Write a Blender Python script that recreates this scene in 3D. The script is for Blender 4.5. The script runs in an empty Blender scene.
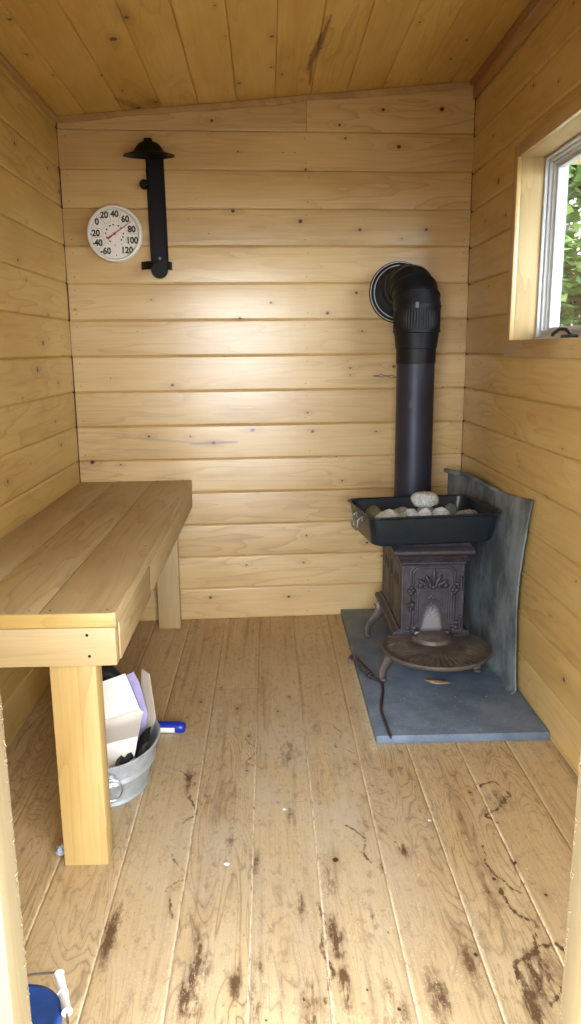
import bpy, bmesh, math, random
import numpy as np
from mathutils import Vector, Matrix, noise as mnoise

random.seed(7); rng = np.random.default_rng(11)
SC = bpy.context.scene; COL = SC.collection; PI = math.pi
XL, XR, YB, YF = -.888, .938, 3.603, .90          # room: left, right, back, front inner faces (m)
SKEW = .0458
yb = lambda x: YB + SKEW * x                       # the back wall is a touch out of square
ceil_z = lambda x: 2.362 + .0906 * x               # the ceiling slopes up to the right

# ------------------------------------------------------------------ objects
ORIG = {}
def empty(name, loc, label, cat, group=None):
    o = bpy.data.objects.new(name, None); COL.objects.link(o); o.location = loc
    o.empty_display_size = .05; ORIG[o] = Vector(loc)
    return tag(o, label, cat, group)
def tag(o, label=None, cat=None, group=None, kind=None):
    if label: o['label'] = label
    if cat: o['category'] = cat
    if group: o['group'] = group
    if kind: o['kind'] = kind
    return o
def link(name, me, mats, parent=None, base=None, smooth=40):
    for m in (mats if isinstance(mats, (list, tuple)) else [mats]): me.materials.append(m)
    if smooth:
        me.polygons.foreach_set('use_smooth', [True] * len(me.polygons))
        me.set_sharp_from_angle(angle=math.radians(smooth))
    o = bpy.data.objects.new(name, me); COL.objects.link(o)
    if parent is not None:
        org = ORIG[parent]; o.parent = parent
    else:
        org = Vector(base) if base is not None else Vector((0, 0, 0)); o.location = org
    ORIG[o] = org
    if org.length > 0: me.transform(Matrix.Translation(-org))
    me.update()
    return o

class MB:
    """collects shapes (world coordinates) that become ONE mesh"""
    def __init__(s): s.v = []; s.f = []; s.mi = []; s.wc = []
    def add(s, vs, fs, mi=0, grain='y'):
        b = len(s.v); w = random.random() * 40
        vs = [tuple(v) for v in vs]
        s.v += vs; s.f += [tuple(b + i for i in f) for f in fs]; s.mi += [mi] * len(fs)
        for x, y, z in vs:
            s.wc.append({'x': (x, y + .77 * z, w), 'y': (y, x + .77 * z, w), 'z': (z, x + .77 * y, w)}[grain])
    def bm(s, bm, mi=0, grain='y', M=None):
        if M is not None: bm.transform(M)
        bm.verts.ensure_lookup_table(); bm.verts.index_update()
        s.add([v.co.copy() for v in bm.verts], [[v.index for v in f.verts] for f in bm.faces], mi, grain); bm.free()
    def box(s, x0, x1, y0, y1, z0, z1, bev=.003, mi=0, grain='y', M=None, seg=2):
        b = bmesh.new(); bmesh.ops.create_cube(b, size=1)
        for v in b.verts:
            v.co = Vector((x0 if v.co.x < 0 else x1, y0 if v.co.y < 0 else y1, z0 if v.co.z < 0 else z1))
        if bev: bmesh.ops.bevel(b, geom=b.edges[:], offset=bev, segments=seg, affect='EDGES', profile=.5)
        s.bm(b, mi, grain, M)
    def lathe(s, prof, c=(0, 0, 0), n=48, axis='z', mi=0, M=None, closed=False):
        vs = []; fs = []; m = len(prof)
        for i in range(n):
            a = 2 * PI * i / n; ca, sa = math.cos(a), math.sin(a)
            for r, h in prof:
                p = {'z': (r * ca, r * sa, h), 'y': (r * ca, h, r * sa), 'x': (h, r * ca, r * sa)}[axis]
                p = Vector(p)
                if M is not None: p = M @ p
                vs.append(p + Vector(c))
        for i in range(n):
            j = (i + 1) % n
            for k in range(m if closed else m - 1):
                l = (k + 1) % m
                q = (i * m + k, j * m + k, j * m + l, i * m + l)
                fs.append(q if axis != 'y' else q[::-1])
        s.add(vs, fs, mi)
    def tube(s, pts, r, n=10, mi=0, caps=True, closed=False, flat=1.0):
        pts = [Vector(p) for p in pts]; m = len(pts)
        rs = r if isinstance(r, (list, tuple)) else [r] * m
        vs = []; fs = []; up = None
        for i, p in enumerate(pts):
            if closed: t = pts[(i + 1) % m] - pts[i - 1]
            else: t = pts[min(i + 1, m - 1)] - pts[max(i - 1, 0)]
            t.normalize()
            if up is None:
                up = Vector((0, 0, 1)) if abs(t.z) < .9 else Vector((0, 1, 0))
            side = t.cross(up)
            if side.length < 1e-4: side = t.orthogonal()
            side.normalize(); up = side.cross(t).normalized()
            for k in range(n):
                a = 2 * PI * k / n
                vs.append(p + (side * math.cos(a) + up * math.sin(a) * flat) * rs[i])
        for i in range(m if closed else m - 1):
            j = (i + 1) % m
            for k in range(n):
                l = (k + 1) % n
                fs.append((i * n + k, i * n + l, j * n + l, j * n + k))
        if caps and not closed:
            fs.append(tuple(range(n))[::-1]); fs.append(tuple((m - 1) * n + k for k in range(n)))
        s.add(vs, fs, mi)
    def ell(s, c, rx, ry, rz, mi=0, seg=16, M=None):
        b = bmesh.new(); bmesh.ops.create_uvsphere(b, u_segments=seg, v_segments=max(8, seg // 2), radius=1)
        T = Matrix.Translation(c) @ (M if M is not None else Matrix()) @ Matrix.Diagonal((rx, ry, rz, 1))
        s.bm(b, mi, 'y', T)
    def grid(s, P, mi=0, flip=False):
        a, b = len(P), len(P[0]); vs = [p for row in P for p in row]; fs = []
        for i in range(a - 1):
            for j in range(b - 1):
                q = (i * b + j, i * b + j + 1, (i + 1) * b + j + 1, (i + 1) * b + j)
                fs.append(q[::-1] if flip else q)
        s.add(vs, fs, mi)
    def slab(s, P, th):
        """a sheet P (grid of points) given real thickness along its normals"""
        a, b = len(P), len(P[0]); Q = []
        for i in range(a):
            row = []
            for j in range(b):
                du = P[min(i + 1, a - 1)][j] - P[max(i - 1, 0)][j]
                dv = P[i][min(j + 1, b - 1)] - P[i][max(j - 1, 0)]
                row.append(P[i][j] + du.cross(dv).normalized() * th)
            Q.append(row)
        n = a * b; fs = []; vs = [p for r in P for p in r] + [p for r in Q for p in r]
        for i in range(a - 1):
            for j in range(b - 1):
                q = (i * b + j, i * b + j + 1, (i + 1) * b + j + 1, (i + 1) * b + j)
                fs.append(q[::-1]); fs.append(tuple(k + n for k in q))
        edge = [i * b for i in range(a)] + [(a - 1) * b + j for j in range(1, b)] + \
               [i * b + b - 1 for i in range(a - 2, -1, -1)] + [j for j in range(b - 2, 0, -1)]
        for k in range(len(edge)):
            e0, e1 = edge[k], edge[(k + 1) % len(edge)]
            fs.append((e0, e1, e1 + n, e0 + n)[::-1])
        s.add(vs, fs)
    def build(s, name, mats, parent=None, base=None, smooth=40, attrs=None):
        me = bpy.data.meshes.new(name); me.from_pydata(s.v, [], s.f)
        me.polygons.foreach_set('material_index', s.mi)
        a = me.attributes.new('wc', 'FLOAT_VECTOR', 'POINT'); a.data.foreach_set('vector', np.array(s.wc, np.float32).ravel())
        for k, vals in (attrs or {}).items():
            t = me.attributes.new(k, 'FLOAT', 'POINT'); t.data.foreach_set('value', np.array(vals, np.float32))
        return link(name, me, mats, parent, base, smooth)

# ------------------------------------------------------------------ materials
class NT:
    def __init__(s, name):
        s.m = bpy.data.materials.new(name); s.m.use_nodes = True; s.t = s.m.node_tree
        s.t.nodes.clear(); s.out = s.t.nodes.new('ShaderNodeOutputMaterial')
    def n(s, typ, ins=None, **kw):
        nd = s.t.nodes.new('ShaderNode' + typ)
        for k, v in kw.items(): setattr(nd, k, v)
        for k, v in (ins or {}).items():
            sock = nd.inputs[k]
            if isinstance(v, bpy.types.NodeSocket): s.t.links.new(v, sock)
            else: sock.default_value = v
        return nd
    def math(s, op, a, b=None, clamp=False):
        ins = {0: a}
        if b is not None: ins[1] = b
        return s.n('Math', ins, operation=op, use_clamp=clamp).outputs[0]
    def attr(s, name, vec=False):
        nd = s.n('Attribute', attribute_name=name); return nd.outputs['Vector' if vec else 'Fac']
    def mix(s, f, a, b, blend='MIX'):
        nd = s.n('Mix', data_type='RGBA', blend_type=blend)
        for k, v in ((0, f), (6, a), (7, b)):
            if isinstance(v, bpy.types.NodeSocket): s.t.links.new(v, nd.inputs[k])
            else: nd.inputs[k].default_value = v if k == 0 else (tuple(v) + (1,))[:4]
        return nd.outputs[2]
    def scale(s, v, xyz):
        return s.n('VectorMath', {0: v, 1: xyz}, operation='MULTIPLY').outputs[0]
    def noise(s, v, scale=1, detail=2, rough=.5, dist=0.0):
        return s.n('TexNoise', {'Vector': v, 'Scale': scale, 'Detail': detail, 'Roughness': rough, 'Distortion': dist}).outputs['Fac']
    def ramp(s, v, lo, hi):
        return s.n('MapRange', {0: v, 1: lo, 2: hi, 3: 0.0, 4: 1.0}, interpolation_type='SMOOTHSTEP').outputs[0]
    def finish(s, **ins):
        p = s.n('BsdfPrincipled', {k.replace('_', ' '): v for k, v in ins.items()})
        s.t.links.new(p.outputs[0], s.out.inputs[0]); return s.m
    def bump(s, h, dist=.001, strength=.5):
        return s.n('Bump', {'Height': h, 'Distance': dist, 'Strength': strength}).outputs[0]

def wood(name, light, mid, dark, knot=(.055, .026, .012), ring=.45, fib=.22, rough=.42, rings=9.0,
         gs=(1.0, 7.5, 1.0), warp=.25, coat=0.0, tint=.30, worn=False, bump=.35, sheen=.12):
    t = NT(name); wc = t.attr('wc', True); kn = t.attr('kn'); hl = t.attr('hl'); st = t.attr('st')
    gy = t.attr('gy'); bt = t.attr('bt'); sd = t.attr('sd')
    n1 = t.noise(t.scale(wc, gs), 1, 2.5, .5, warp)
    val = t.math('ADD', t.math('MULTIPLY', n1, rings), t.math('MULTIPLY', hl, 1.6))
    fr = t.math('FRACT', val)
    r = t.math('POWER', fr, 4.0)
    if worn:                                        # thin raised latewood lines
        r = t.math('ADD', t.math('POWER', fr, 9.0), t.math('POWER', t.math('SUBTRACT', 1.0, fr), 14.0), True)
    f = t.noise(t.scale(wc, (5, 230, 1)), 1, 3, .6)
    f2 = t.noise(t.scale(wc, (1.3, 38, 1)), 1, 3, .6)
    b = t.noise(t.scale(wc, (1.6, 5, 1)), 1, 3, .55)
    c = t.mix(t.ramp(b, .32, .70), light, mid)
    amt = t.math('MULTIPLY', r, t.math('MULTIPLY', t.ramp(t.noise(t.scale(wc, (.9, 2.2, 1.7)), 1, 2), .3, .68), ring))
    if worn: amt = t.math('MULTIPLY', amt, t.math('ADD', .16, t.math('MULTIPLY', t.attr('wn'), .84)))
    c = t.mix(amt, c, dark)
    c = t.mix(t.math('MULTIPLY', t.ramp(f2, .48, .8), ring * .5), c, dark)
    g = t.math('ADD', 1.0 + fib / 2, t.math('MULTIPLY', f, -fib))
    g = t.math('MULTIPLY', g, t.math('ADD', 1.0 - tint / 2, t.math('MULTIPLY', bt, tint)))
    gc = t.n('CombineColor', {0: g, 1: t.math('POWER', g, 1.15), 2: t.math('POWER', g, 1.4)}).outputs[0]
    c = t.mix(1.0, c, gc, 'MULTIPLY')
    if worn:
        w1 = t.noise(t.scale(wc, (4, 7, 1)), 1, 5, .65)
        w2 = t.noise(t.scale(wc, (26, 40, 1)), 1, 4, .7)
        gg = t.math('MULTIPLY', gy, t.ramp(w1, .25, .75))
        c = t.mix(t.math('MULTIPLY', gg, .9), c, (.58, .52, .41))
        c = t.mix(t.math('MULTIPLY', t.ramp(w2, .52, .72), .50), c, (.24, .165, .095))
        c = t.mix(t.math('MULTIPLY', t.ramp(w2, .42, .25), .30), c, (.72, .60, .42))
        # dark brown stains broken up along the grain
        sn = t.noise(t.scale(wc, (9, 55, 1)), 1, 5, .7); sn2 = t.noise(t.scale(wc, (30, 45, 1)), 1, 4, .7)
        s1 = t.math('MULTIPLY', st, t.math('ADD', t.math('MULTIPLY', t.ramp(sn, .36, .60), .75), t.math('MULTIPLY', t.ramp(sn2, .40, .62), .6)))
        c = t.mix(t.math('MULTIPLY', t.ramp(s1, .06, .70), .92), c, (.085, .034, .011))
        sp = t.noise(t.scale(wc, (190, 190, 1)), 1, 2, .6)
        c = t.mix(t.math('MULTIPLY', t.math('MULTIPLY', t.ramp(sp, .62, .70), t.ramp(w1, .38, .62)), .6), c, (.74, .65, .50))
        sp2 = t.noise(t.scale(wc, (90, 140, 1)), 1, 3, .6)
        c = t.mix(t.math('MULTIPLY', t.math('MULTIPLY', t.ramp(sp2, .60, .72), t.ramp(w1, .62, .40)), .6), c, (.16, .095, .045))
        sdc = t.mix(t.ramp(t.noise(t.scale(wc, (38, 200, 1)), 1, 4, .7), .30, .54), (.22, .14, .075), (.86, .77, .60))
        c = t.mix(sd, c, sdc)
    else:
        s1 = t.math('MULTIPLY', st, t.math('ADD', .5, t.noise(t.scale(wc, (6, 40, 1)), 1, 3)), True)
        c = t.mix(s1, c, (.16, .065, .02))
        c = t.mix(t.math('MULTIPLY', gy, .8), c, (.16, .15, .15))
    c = t.mix(t.math('MULTIPLY', hl, .33), c, dark)
    kk = t.ramp(t.math('ADD', kn, t.math('MULTIPLY', t.math('SUBTRACT', f, .5), .3)), .25, .75)
    c = t.mix(kk, c, knot)
    h = t.math('ADD', t.math('MULTIPLY', f, .6), t.math('MULTIPLY', r, -.5))
    ro = t.math('ADD', rough - sheen / 2, t.math('MULTIPLY', b, sheen))
    return t.finish(Base_Color=c, Roughness=ro, Normal=t.bump(h, .0007, bump), Coat_Weight=coat, Coat_Roughness=.24)

LIGHT, MID, DARK = (.60, .43, .205), (.51, .34, .14), (.30, .165, .055)
M = {}
M['wall'] = wood('pine wall boards', LIGHT, MID, DARK, coat=.9, rough=.42, fib=.34, ring=.52)
M['side'] = wood('shade-warmed pine boards', (.58, .405, .140), (.49, .315, .09), (.28, .145, .035), coat=.15, rough=.5)  # same pine as the back wall, its dimmer light put into the colour
M['right'] = wood('half-shaded pine boards', (.585, .418, .168), (.50, .335, .115), (.29, .155, .042), coat=.2, rough=.5)  # same pine again, toned partway towards shade in the base colour
M['ceil'] = wood('shade-toned ceiling boards', (.60, .40, .115), (.51, .315, .075), (.28, .14, .03), coat=.1, rough=.5)  # same pine, with the ceiling's shade put into the colour
M['floor'] = wood('worn floor boards', (.61, .475, .275), (.53, .385, .205), (.115, .058, .024), ring=1.0, fib=.42, rough=.7,
                  rings=14, gs=(2.0, 10.5, 1), warp=1.0, worn=True, tint=.28, bump=.55)
M['bench'] = wood('bench planks', (.54, .42, .235), (.45, .335, .175), (.25, .155, .065), ring=.5, rough=.55, gs=(1, 9, 1), rings=8)
M['stud'] = wood('raw framing lumber', (.58, .42, .175), (.52, .35, .125), (.37, .21, .06), ring=.5, rough=.55, rings=5, gs=(.8, 7, 1))
M['stud_pale'] = wood('pale framing lumber', (.56, .435, .24), (.49, .36, .175), (.34, .21, .085), ring=.45, rough=.55, rings=6, gs=(.8, 9, 1))
M['trim'] = wood('trim strips', (.55, .36, .17), (.46, .28, .115), (.27, .13, .045), ring=.4, rough=.6, rings=5)
M['redtrim'] = wood('reddish trim strip', (.37, .19, .075), (.30, .14, .05), (.17, .07, .025), ring=.4, rough=.6, rings=5)
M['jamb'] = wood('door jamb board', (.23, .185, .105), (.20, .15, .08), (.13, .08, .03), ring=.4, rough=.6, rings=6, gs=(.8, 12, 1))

def plain(name, col, rough=.5, metal=0.0, var=.25, vs=18, bump=0.0, bs=90, col2=None, spec=.5, coat=0.0):
    t = NT(name); tc = t.n('TexCoord').outputs['Object']
    b = t.noise(tc, vs, 5, .62)
    d = tuple(x * (1 - var) for x in col) if col2 is None else col2
    c = t.mix(t.ramp(b, .33, .68), col, d)
    ins = dict(Base_Color=c, Roughness=rough, Metallic=metal, Coat_Weight=coat)
    ins['Specular_IOR_Level'] = spec
    if bump: ins['Normal'] = t.bump(t.noise(tc, bs, 4, .65), .002, bump)
    return t.finish(**ins)
M['gap'] = plain('dark gap behind boards', (.085, .042, .018), .9)
M['blackpaint'] = plain('black painted steel', (.0045, .005, .007), .45, var=.3, spec=.22)
M['pipe'] = plain('blued stovepipe steel', (.036, .039, .062), .46, .35, .25, 7, spec=.4)
M['elbow'] = plain('matt black stovepipe elbow', (.0065, .0075, .011), .5, .1, .3, 12, spec=.3)
M['bright'] = plain('bright galvanised edge', (.55, .57, .60), .3, .9)
M['enamel'] = plain('dark enamel roasting pan', (.012, .021, .031), .33, .0, .3, 25, spec=.45)
M['scuff'] = plain('worn wire steel', (.22, .21, .20), .5, .6)
M['sticker'] = plain('grey sticker scrap', (.11, .11, .12), .6)
M['hearth'] = plain('grey slate board', (.165, .222, .315), .6, 0, .3, 8, .25, 60, col2=(.10, .14, .205))
M['white'] = plain('white painted case', (.80, .80, .80), .35, 0, .05)
M['dial'] = plain('white dial face', (.84, .84, .83), .4, 0, .03)
M['ink'] = plain('black dial print', (.015, .015, .016), .5)
M['red'] = plain('red pointer', (.45, .06, .045), .4)
M['galv'] = plain('galvanised steel', (.46, .51, .56), .5, .35, .22, 28, .1, 60)
M['paper'] = plain('white card', (.78, .76, .73), .7, 0, .06)
M['kraft'] = plain('beige cardboard', (.60, .53, .43), .8, 0, .15)
M['lilac'] = plain('pale violet film', (.52, .46, .80), .35, 0, .2)
M['bluep'] = plain('cobalt blue plastic', (.012, .028, .36), .3, 0, .1)
M['pail'] = plain('royal blue plastic', (.008, .055, .24), .38, 0, .25, 30)
M['whitep'] = plain('white plastic', (.80, .81, .83), .35, 0, .06)
M['blackp'] = plain('black plastic', (.012, .012, .013), .4)
M['wire'] = plain('bare wire', (.24, .21, .18), .45, .7)
M['vinyl'] = plain('white vinyl window frame', (.56, .59, .64), .4, 0, .06)
M['vinylgrey'] = plain('grey weathered sill vinyl', (.50, .47, .45), .5, 0, .15)
M['chip'] = plain('split firewood', (.48, .36, .20), .8, 0, .4, 60, .5)
M['lint'] = plain('pale blue lint', (.52, .62, .75), .9, 0, .3, 80)
M['dust'] = plain('sawdust', (.82, .70, .50), .9, 0, .35, 300)
M['bark'] = plain('grey bark', (.11, .085, .065), .9, 0, .4, 20, .8, 40)
M['ground'] = plain('trodden gravel', (.30, .285, .25), .95, 0, .4, 14, .5, 60)
M['siding'] = plain('outer siding', (.50, .40, .27), .7, 0, .2, 9)
t = NT('leaves'); oi = t.attr('bt')
M['leaf'] = t.finish(Base_Color=t.mix(oi, (.030, .075, .012), (.15, .23, .06)), Roughness=.5, Subsurface_Weight=0.0)
def iron(name, rustcol, rust, c1=(.060, .055, .070), c2=(.036, .034, .045)):
    t = NT(name); tc = t.n('TexCoord').outputs['Object']; wear = t.attr('wear')
    a = t.noise(tc, 26, 5, .65); b = t.noise(tc, 160, 3, .6)
    c = t.mix(t.ramp(a, .36, .66), c1, c2)
    c = t.mix(t.math('MULTIPLY', t.ramp(t.noise(tc, 9, 6, .7), .42, .66), rust), c, rustcol)
    wv = t.math('ADD', wear, t.math('MULTIPLY', t.math('SUBTRACT', a, .5), .8))
    c = t.mix(t.math('MULTIPLY', t.ramp(wv, .3, .9), .8), c, (.30, .29, .31))
    return t.finish(Base_Color=c, Roughness=.48, Metallic=.25, Normal=t.bump(b, .0012, .5))
M['iron'] = iron('cast iron', (.055, .035, .026), .35)
M['rusty'] = iron('rusty cast iron', (.18, .135, .105), .6, (.150, .130, .118), (.082, .070, .064))
t = NT('grey sheet'); tc = t.n('TexCoord').outputs['Object']
a = t.noise(t.scale(tc, (5, 5, 3)), 1, 6, .68); b = t.noise(t.scale(tc, (14, 30, 9)), 1, 4, .7)
cc = t.mix(t.ramp(a, .38, .60), (.085, .105, .115), (.235, .28, .31))
cc = t.mix(t.math('MULTIPLY', t.ramp(b, .57, .74), .55), cc, (.10, .075, .05))
M['sheet'] = t.finish(Base_Color=cc, Roughness=.62, Normal=t.bump(b, .003, .5))
def stone(name, c1, c2, c3):
    t = NT(name); tc = t.n('TexCoord').outputs['Object']
    c = t.mix(t.ramp(t.noise(tc, 95, 3, .7), .40, .60), c1, c2)
    c = t.mix(t.ramp(t.noise(tc, 260, 2), .60, .70), c, c3)
    return t.finish(Base_Color=c, Roughness=.75, Normal=t.bump(t.noise(tc, 120, 4), .002, .4))
M['granite'] = stone('speckled granite', (.56, .58, .59), (.33, .35, .36), (.10, .10, .11))
M['pale'] = stone('pale stone', (.70, .75, .79), (.52, .57, .61), (.25, .26, .28))
M['bluish'] = stone('bluish white stone', (.66, .73, .78), (.45, .52, .58), (.20, .24, .28))
M['green'] = stone('dark green grey stone', (.13, .17, .16), (.085, .115, .115), (.20, .24, .23))
M['olive'] = stone('olive stone', (.16, .16, .09), (.11, .11, .065), (.22, .21, .14))
M['greyst'] = stone('grey stone', (.33, .35, .37), (.22, .24, .26), (.12, .13, .15))
t = NT('window glass')
fz = t.math('MULTIPLY', t.n('Fresnel', {'IOR': 1.45}).outputs[0], t.math('SUBTRACT', 1.0, t.n('NewGeometry').outputs['Backfacing']))
mx = t.n('MixShader', {0: fz, 1: t.n('BsdfTransparent', {'Color': (.93, .96, .95, 1)}).outputs[0],
                       2: t.n('BsdfGlossy', {'Roughness': .02}).outputs[0]})
t.t.links.new(mx.outputs[0], t.out.inputs[0]); M['glass'] = t.m

# ------------------------------------------------------------------ boarded surfaces
def vnoise(u, v, seed=0, s=1.0):
    """cheap smooth value noise on arrays"""
    r = np.random.default_rng(seed); T = r.random((64, 64))
    a = u * s; b = v * s; i = np.floor(a).astype(int); j = np.floor(b).astype(int)
    x = a - i; y = b - j; x = x * x * (3 - 2 * x); y = y * y * (3 - 2 * y)
    g = lambda p, q: T[p % 64, q % 64]
    return (g(i, j) * (1 - x) + g(i + 1, j) * x) * (1 - y) + (g(i, j + 1) * (1 - x) + g(i + 1, j + 1) * x) * y

class Boards:
    """a wall, floor or ceiling of boards: u runs along the boards, v across them, h out of the surface"""
    def __init__(s, frame): s.fr = frame; s.V = []; s.F = []; s.A = {k: [] for k in ('kn', 'hl', 'st', 'gy', 'bt', 'sd', 'wn')}; s.W = []; s.n = 0
    def board(s, v0, v1, u0, u1, du, dv, w, tint, h0=0.0, groove=.0055, depth=.005, crown=.0013, lo=True, hi=True,
              full=None, marks=(), vclamp=None, fields=None):
        b0, b1 = full or (v0, v1)
        vs = list(np.linspace(v0, v1, max(2, int((v1 - v0) / dv) + 1)))
        if lo: vs = [v0, v0 + groove * .5, v0 + groove] + [x for x in vs if x > v0 + groove * 1.2]
        if hi: vs = [x for x in vs if x < v1 - groove * 1.2] + [v1 - groove, v1 - groove * .5, v1]
        vs = np.array(vs); us = np.linspace(u0, u1, max(2, int((u1 - u0) / du) + 1))
        U, Vv = np.meshgrid(us, vs, indexing='ij')
        q = (Vv - b0) / (b1 - b0); H = h0 + crown * (1 - (2 * q - 1) ** 2)
        ed = np.zeros_like(U)
        if lo: ed = np.maximum(ed, np.clip(1 - (Vv - v0) / groove, 0, 1))
        if hi: ed = np.maximum(ed, np.clip(1 - (v1 - Vv) / groove, 0, 1))
        H = H * (1 - ed) - depth * ed
        kn = np.zeros_like(U); hl = np.zeros_like(U)
        for (ku, kv, kr) in marks:
            if not (v0 - .02 < kv < v1 + .02 and u0 - .05 < ku < u1 + .05): continue
            d = np.hypot((U - ku) / 1.15, Vv - kv)
            kn = np.maximum(kn, np.clip(1.5 - d / kr, 0, 1))
            if kr > .0035: hl += np.exp(-np.hypot((U - ku) / (6.5 * kr), (Vv - kv) / (2.4 * kr)) ** 2)
        A = dict(kn=kn, hl=np.clip(hl, 0, 1.2), st=np.zeros_like(U), gy=np.zeros_like(U), bt=np.full_like(U, tint), sd=np.zeros_like(U), wn=np.zeros_like(U))
        if fields: fields(U, Vv, ed, A)
        if vclamp is not None: Vv = np.minimum(Vv, vclamp(U))
        P = s.fr(U, Vv, H).reshape(-1, 3); nu, nv = U.shape
        i = np.arange(nu - 1)[:, None] * nv + np.arange(nv - 1)[None, :] + s.n; i = i.ravel()
        s.F.append(np.stack([i, i + nv, i + nv + 1, i + 1], 1)); s.V.append(P); s.n += len(P)
        for k in s.A: s.A[k].append(A[k].ravel())
        s.W.append(np.stack([U.ravel(), Vv.ravel(), np.full(U.size, w)], 1))
    def build(s, name, mat, back=None, flip=False):
        V = np.concatenate(s.V).astype(np.float32); F = np.concatenate(s.F).astype(np.int32); nb = 0
        W = np.concatenate(s.W).astype(np.float32)
        if flip: F = F[:, ::-1]
        if back is not None:
            V = np.concatenate([V, np.array(back, np.float32)]); q = len(V) - 4
            F = np.concatenate([F, np.array([[q, q + 1, q + 2, q + 3]], np.int32)]); nb = 4
            W = np.concatenate([W, np.zeros((4, 3), np.float32)])
        me = bpy.data.meshes.new(name); me.vertices.add(len(V)); me.vertices.foreach_set('co', V.ravel())
        me.loops.add(F.size); me.loops.foreach_set('vertex_index', np.ascontiguousarray(F).ravel())
        me.polygons.add(len(F)); me.polygons.foreach_set('loop_start', np.arange(len(F), dtype=np.int32) * 4)
        me.update(calc_edges=True)
        if nb: me.polygons[len(F) - 1].material_index = 1
        a = me.attributes.new('wc', 'FLOAT_VECTOR', 'POINT'); a.data.foreach_set('vector', W.ravel())
        for k in s.A:
            x = np.concatenate(s.A[k] + [np.zeros(nb)]).astype(np.float32)
            t = me.attributes.new(k, 'FLOAT', 'POINT'); t.data.foreach_set('value', x)
        me.polygons.foreach_set('use_smooth', [True] * len(F))
        o = bpy.data.objects.new(name, me); COL.objects.link(o)
        me.materials.append(mat); me.materials.append(M['gap']); o['kind'] = 'structure'
        return o

def streak(A, U, V, u0, v0, u1, v1, wid, key='st', amp=1.0):
    L = math.hypot(u1 - u0, v1 - v0); tx, ty = (u1 - u0) / L, (v1 - v0) / L
    s = (U - u0) * tx + (V - v0) * ty; d = np.abs(-(U - u0) * ty + (V - v0) * tx)
    e = np.clip(s / L, 0, 1); ww = wid * np.sqrt(np.clip(4 * e * (1 - e), 0, 1)) + 1e-6
    A[key] = np.maximum(A[key], amp * np.clip(1.6 - d / ww, 0, 1) * (s > 0) * (s < L))
def blob(A, U, V, u0, v0, ru, rv, key='st', amp=1.0):
    A[key] = np.maximum(A[key], amp * np.exp(-((U - u0) / ru) ** 2 - ((V - v0) / rv) ** 2))

# --- back wall: boards run along x, 0.16 m apart
KB = [(-.114, 2.149, 5), (.083, 2.149, 3), (-.46, 1.919, 3), (-.338, 1.871, 3), (-.142, 1.905, 10), (.158, 1.862, 11), (.427, 1.827, 9),
      (.731, 1.828, 9), (-.252, 1.809, 4), (-.518, 1.526, 5), (.021, 1.511, 7), (-.122, 1.444, 7), (.413, 1.553, 8), (.281, 1.463, 9),
      (.442, 1.381, 5), (.388, 1.214, 6), (.388, 1.182, 5), (.594, 1.219, 8), (-.439, 1.145, 9), (.187, 1.009, 6), (.21, .921, 10),
      (.514, .915, 5), (-.073, .932, 12), (-.365, .907, 6), (-.258, .875, 11), (-.557, .91, 8), (.353, .68, 6), (.324, .799, 4),
      (-.825, .793, 12), (-.695, .779, 5), (-.115, .273, 5), (-.296, .113, 9), (.089, .105, 8), (.164, .278, 6), (.179, .414, 6),
      (.333, 2.262, 7), (.525, 2.326, 9), (.787, 2.332, 12), (.359, 2.209, 6), (.598, 2.176, 11), (.135, 2.149, 3), (.183, 2.079, 6),
      (-.224, 2.274, 8), (-.718, 1.18, 4), (-.586, 1.388, 4), (.477, .369, 7), (.619, 1.788, 5), (-.858, 1.485, 5), (.72, .62, 7),
      (.83, 1.12, 4), (-.30, 1.955, 3), (.55, .30, 6)]
marks = [(a, b, r * .00075) for a, b, r in KB]
PB = .1596
for i in range(14):                                  # nail heads over the stud and at both corners
    for dz in (.028, PB - .03):
        marks += [(.185 + random.uniform(-.012, .012), i * PB + dz, .0024)]
        if random.random() < .7: marks += [(XR - .03, i * PB + dz, .0024), (XL + .035, i * PB + dz, .0024)]
W = Boards(lambda U, V, H: np.stack([U, YB + SKEW * U - H, V], -1))
tb = [.75, .95, .62, .55, .85, .8, .55, .75, .5, .62, .85, .30, .62, .62, .55]
def back_fields(U, V, ed, A):
    streak(A, U, V, -.74, .915, -.30, .872, .004, 'gy', .55); streak(A, U, V, -.37, .872, -.14, .877, .006, 'gy', .95)
    streak(A, U, V, -.80, .855, -.40, .84, .003, 'gy', .35)
for i in range(15):
    v0, v1 = i * PB, (i + 1) * PB
    kw = dict(du=.004, dv=.004, marks=marks, vclamp=lambda u: ceil_z(u) + .004, fields=back_fields)
    if i == 14:
        W.board(v0, 2.46, XL + .005, .1855, w=i * 2.3, tint=.35, h0=.001, full=(v0, v0 + PB), **kw)
        W.board(v0, 2.46, .1875, XR - .004, w=i * 2.3 + 9, tint=.66, h0=.0015, full=(v0, v0 + PB), **kw)
    else:
        W.board(v0, v1, XL + random.uniform(.002, .007), XR - random.uniform(.002, .006), w=i * 2.3, tint=tb[i], h0=random.uniform(0, .0025), **kw)
W.build('wall_back', M['wall'], [(XL - .02, yb(XL) + .012, -.02), (XR + .02, yb(XR) + .012, -.02), (XR + .02, yb(XR) + .012, 2.5), (XL - .02, yb(XL) + .012, 2.5)])

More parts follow.
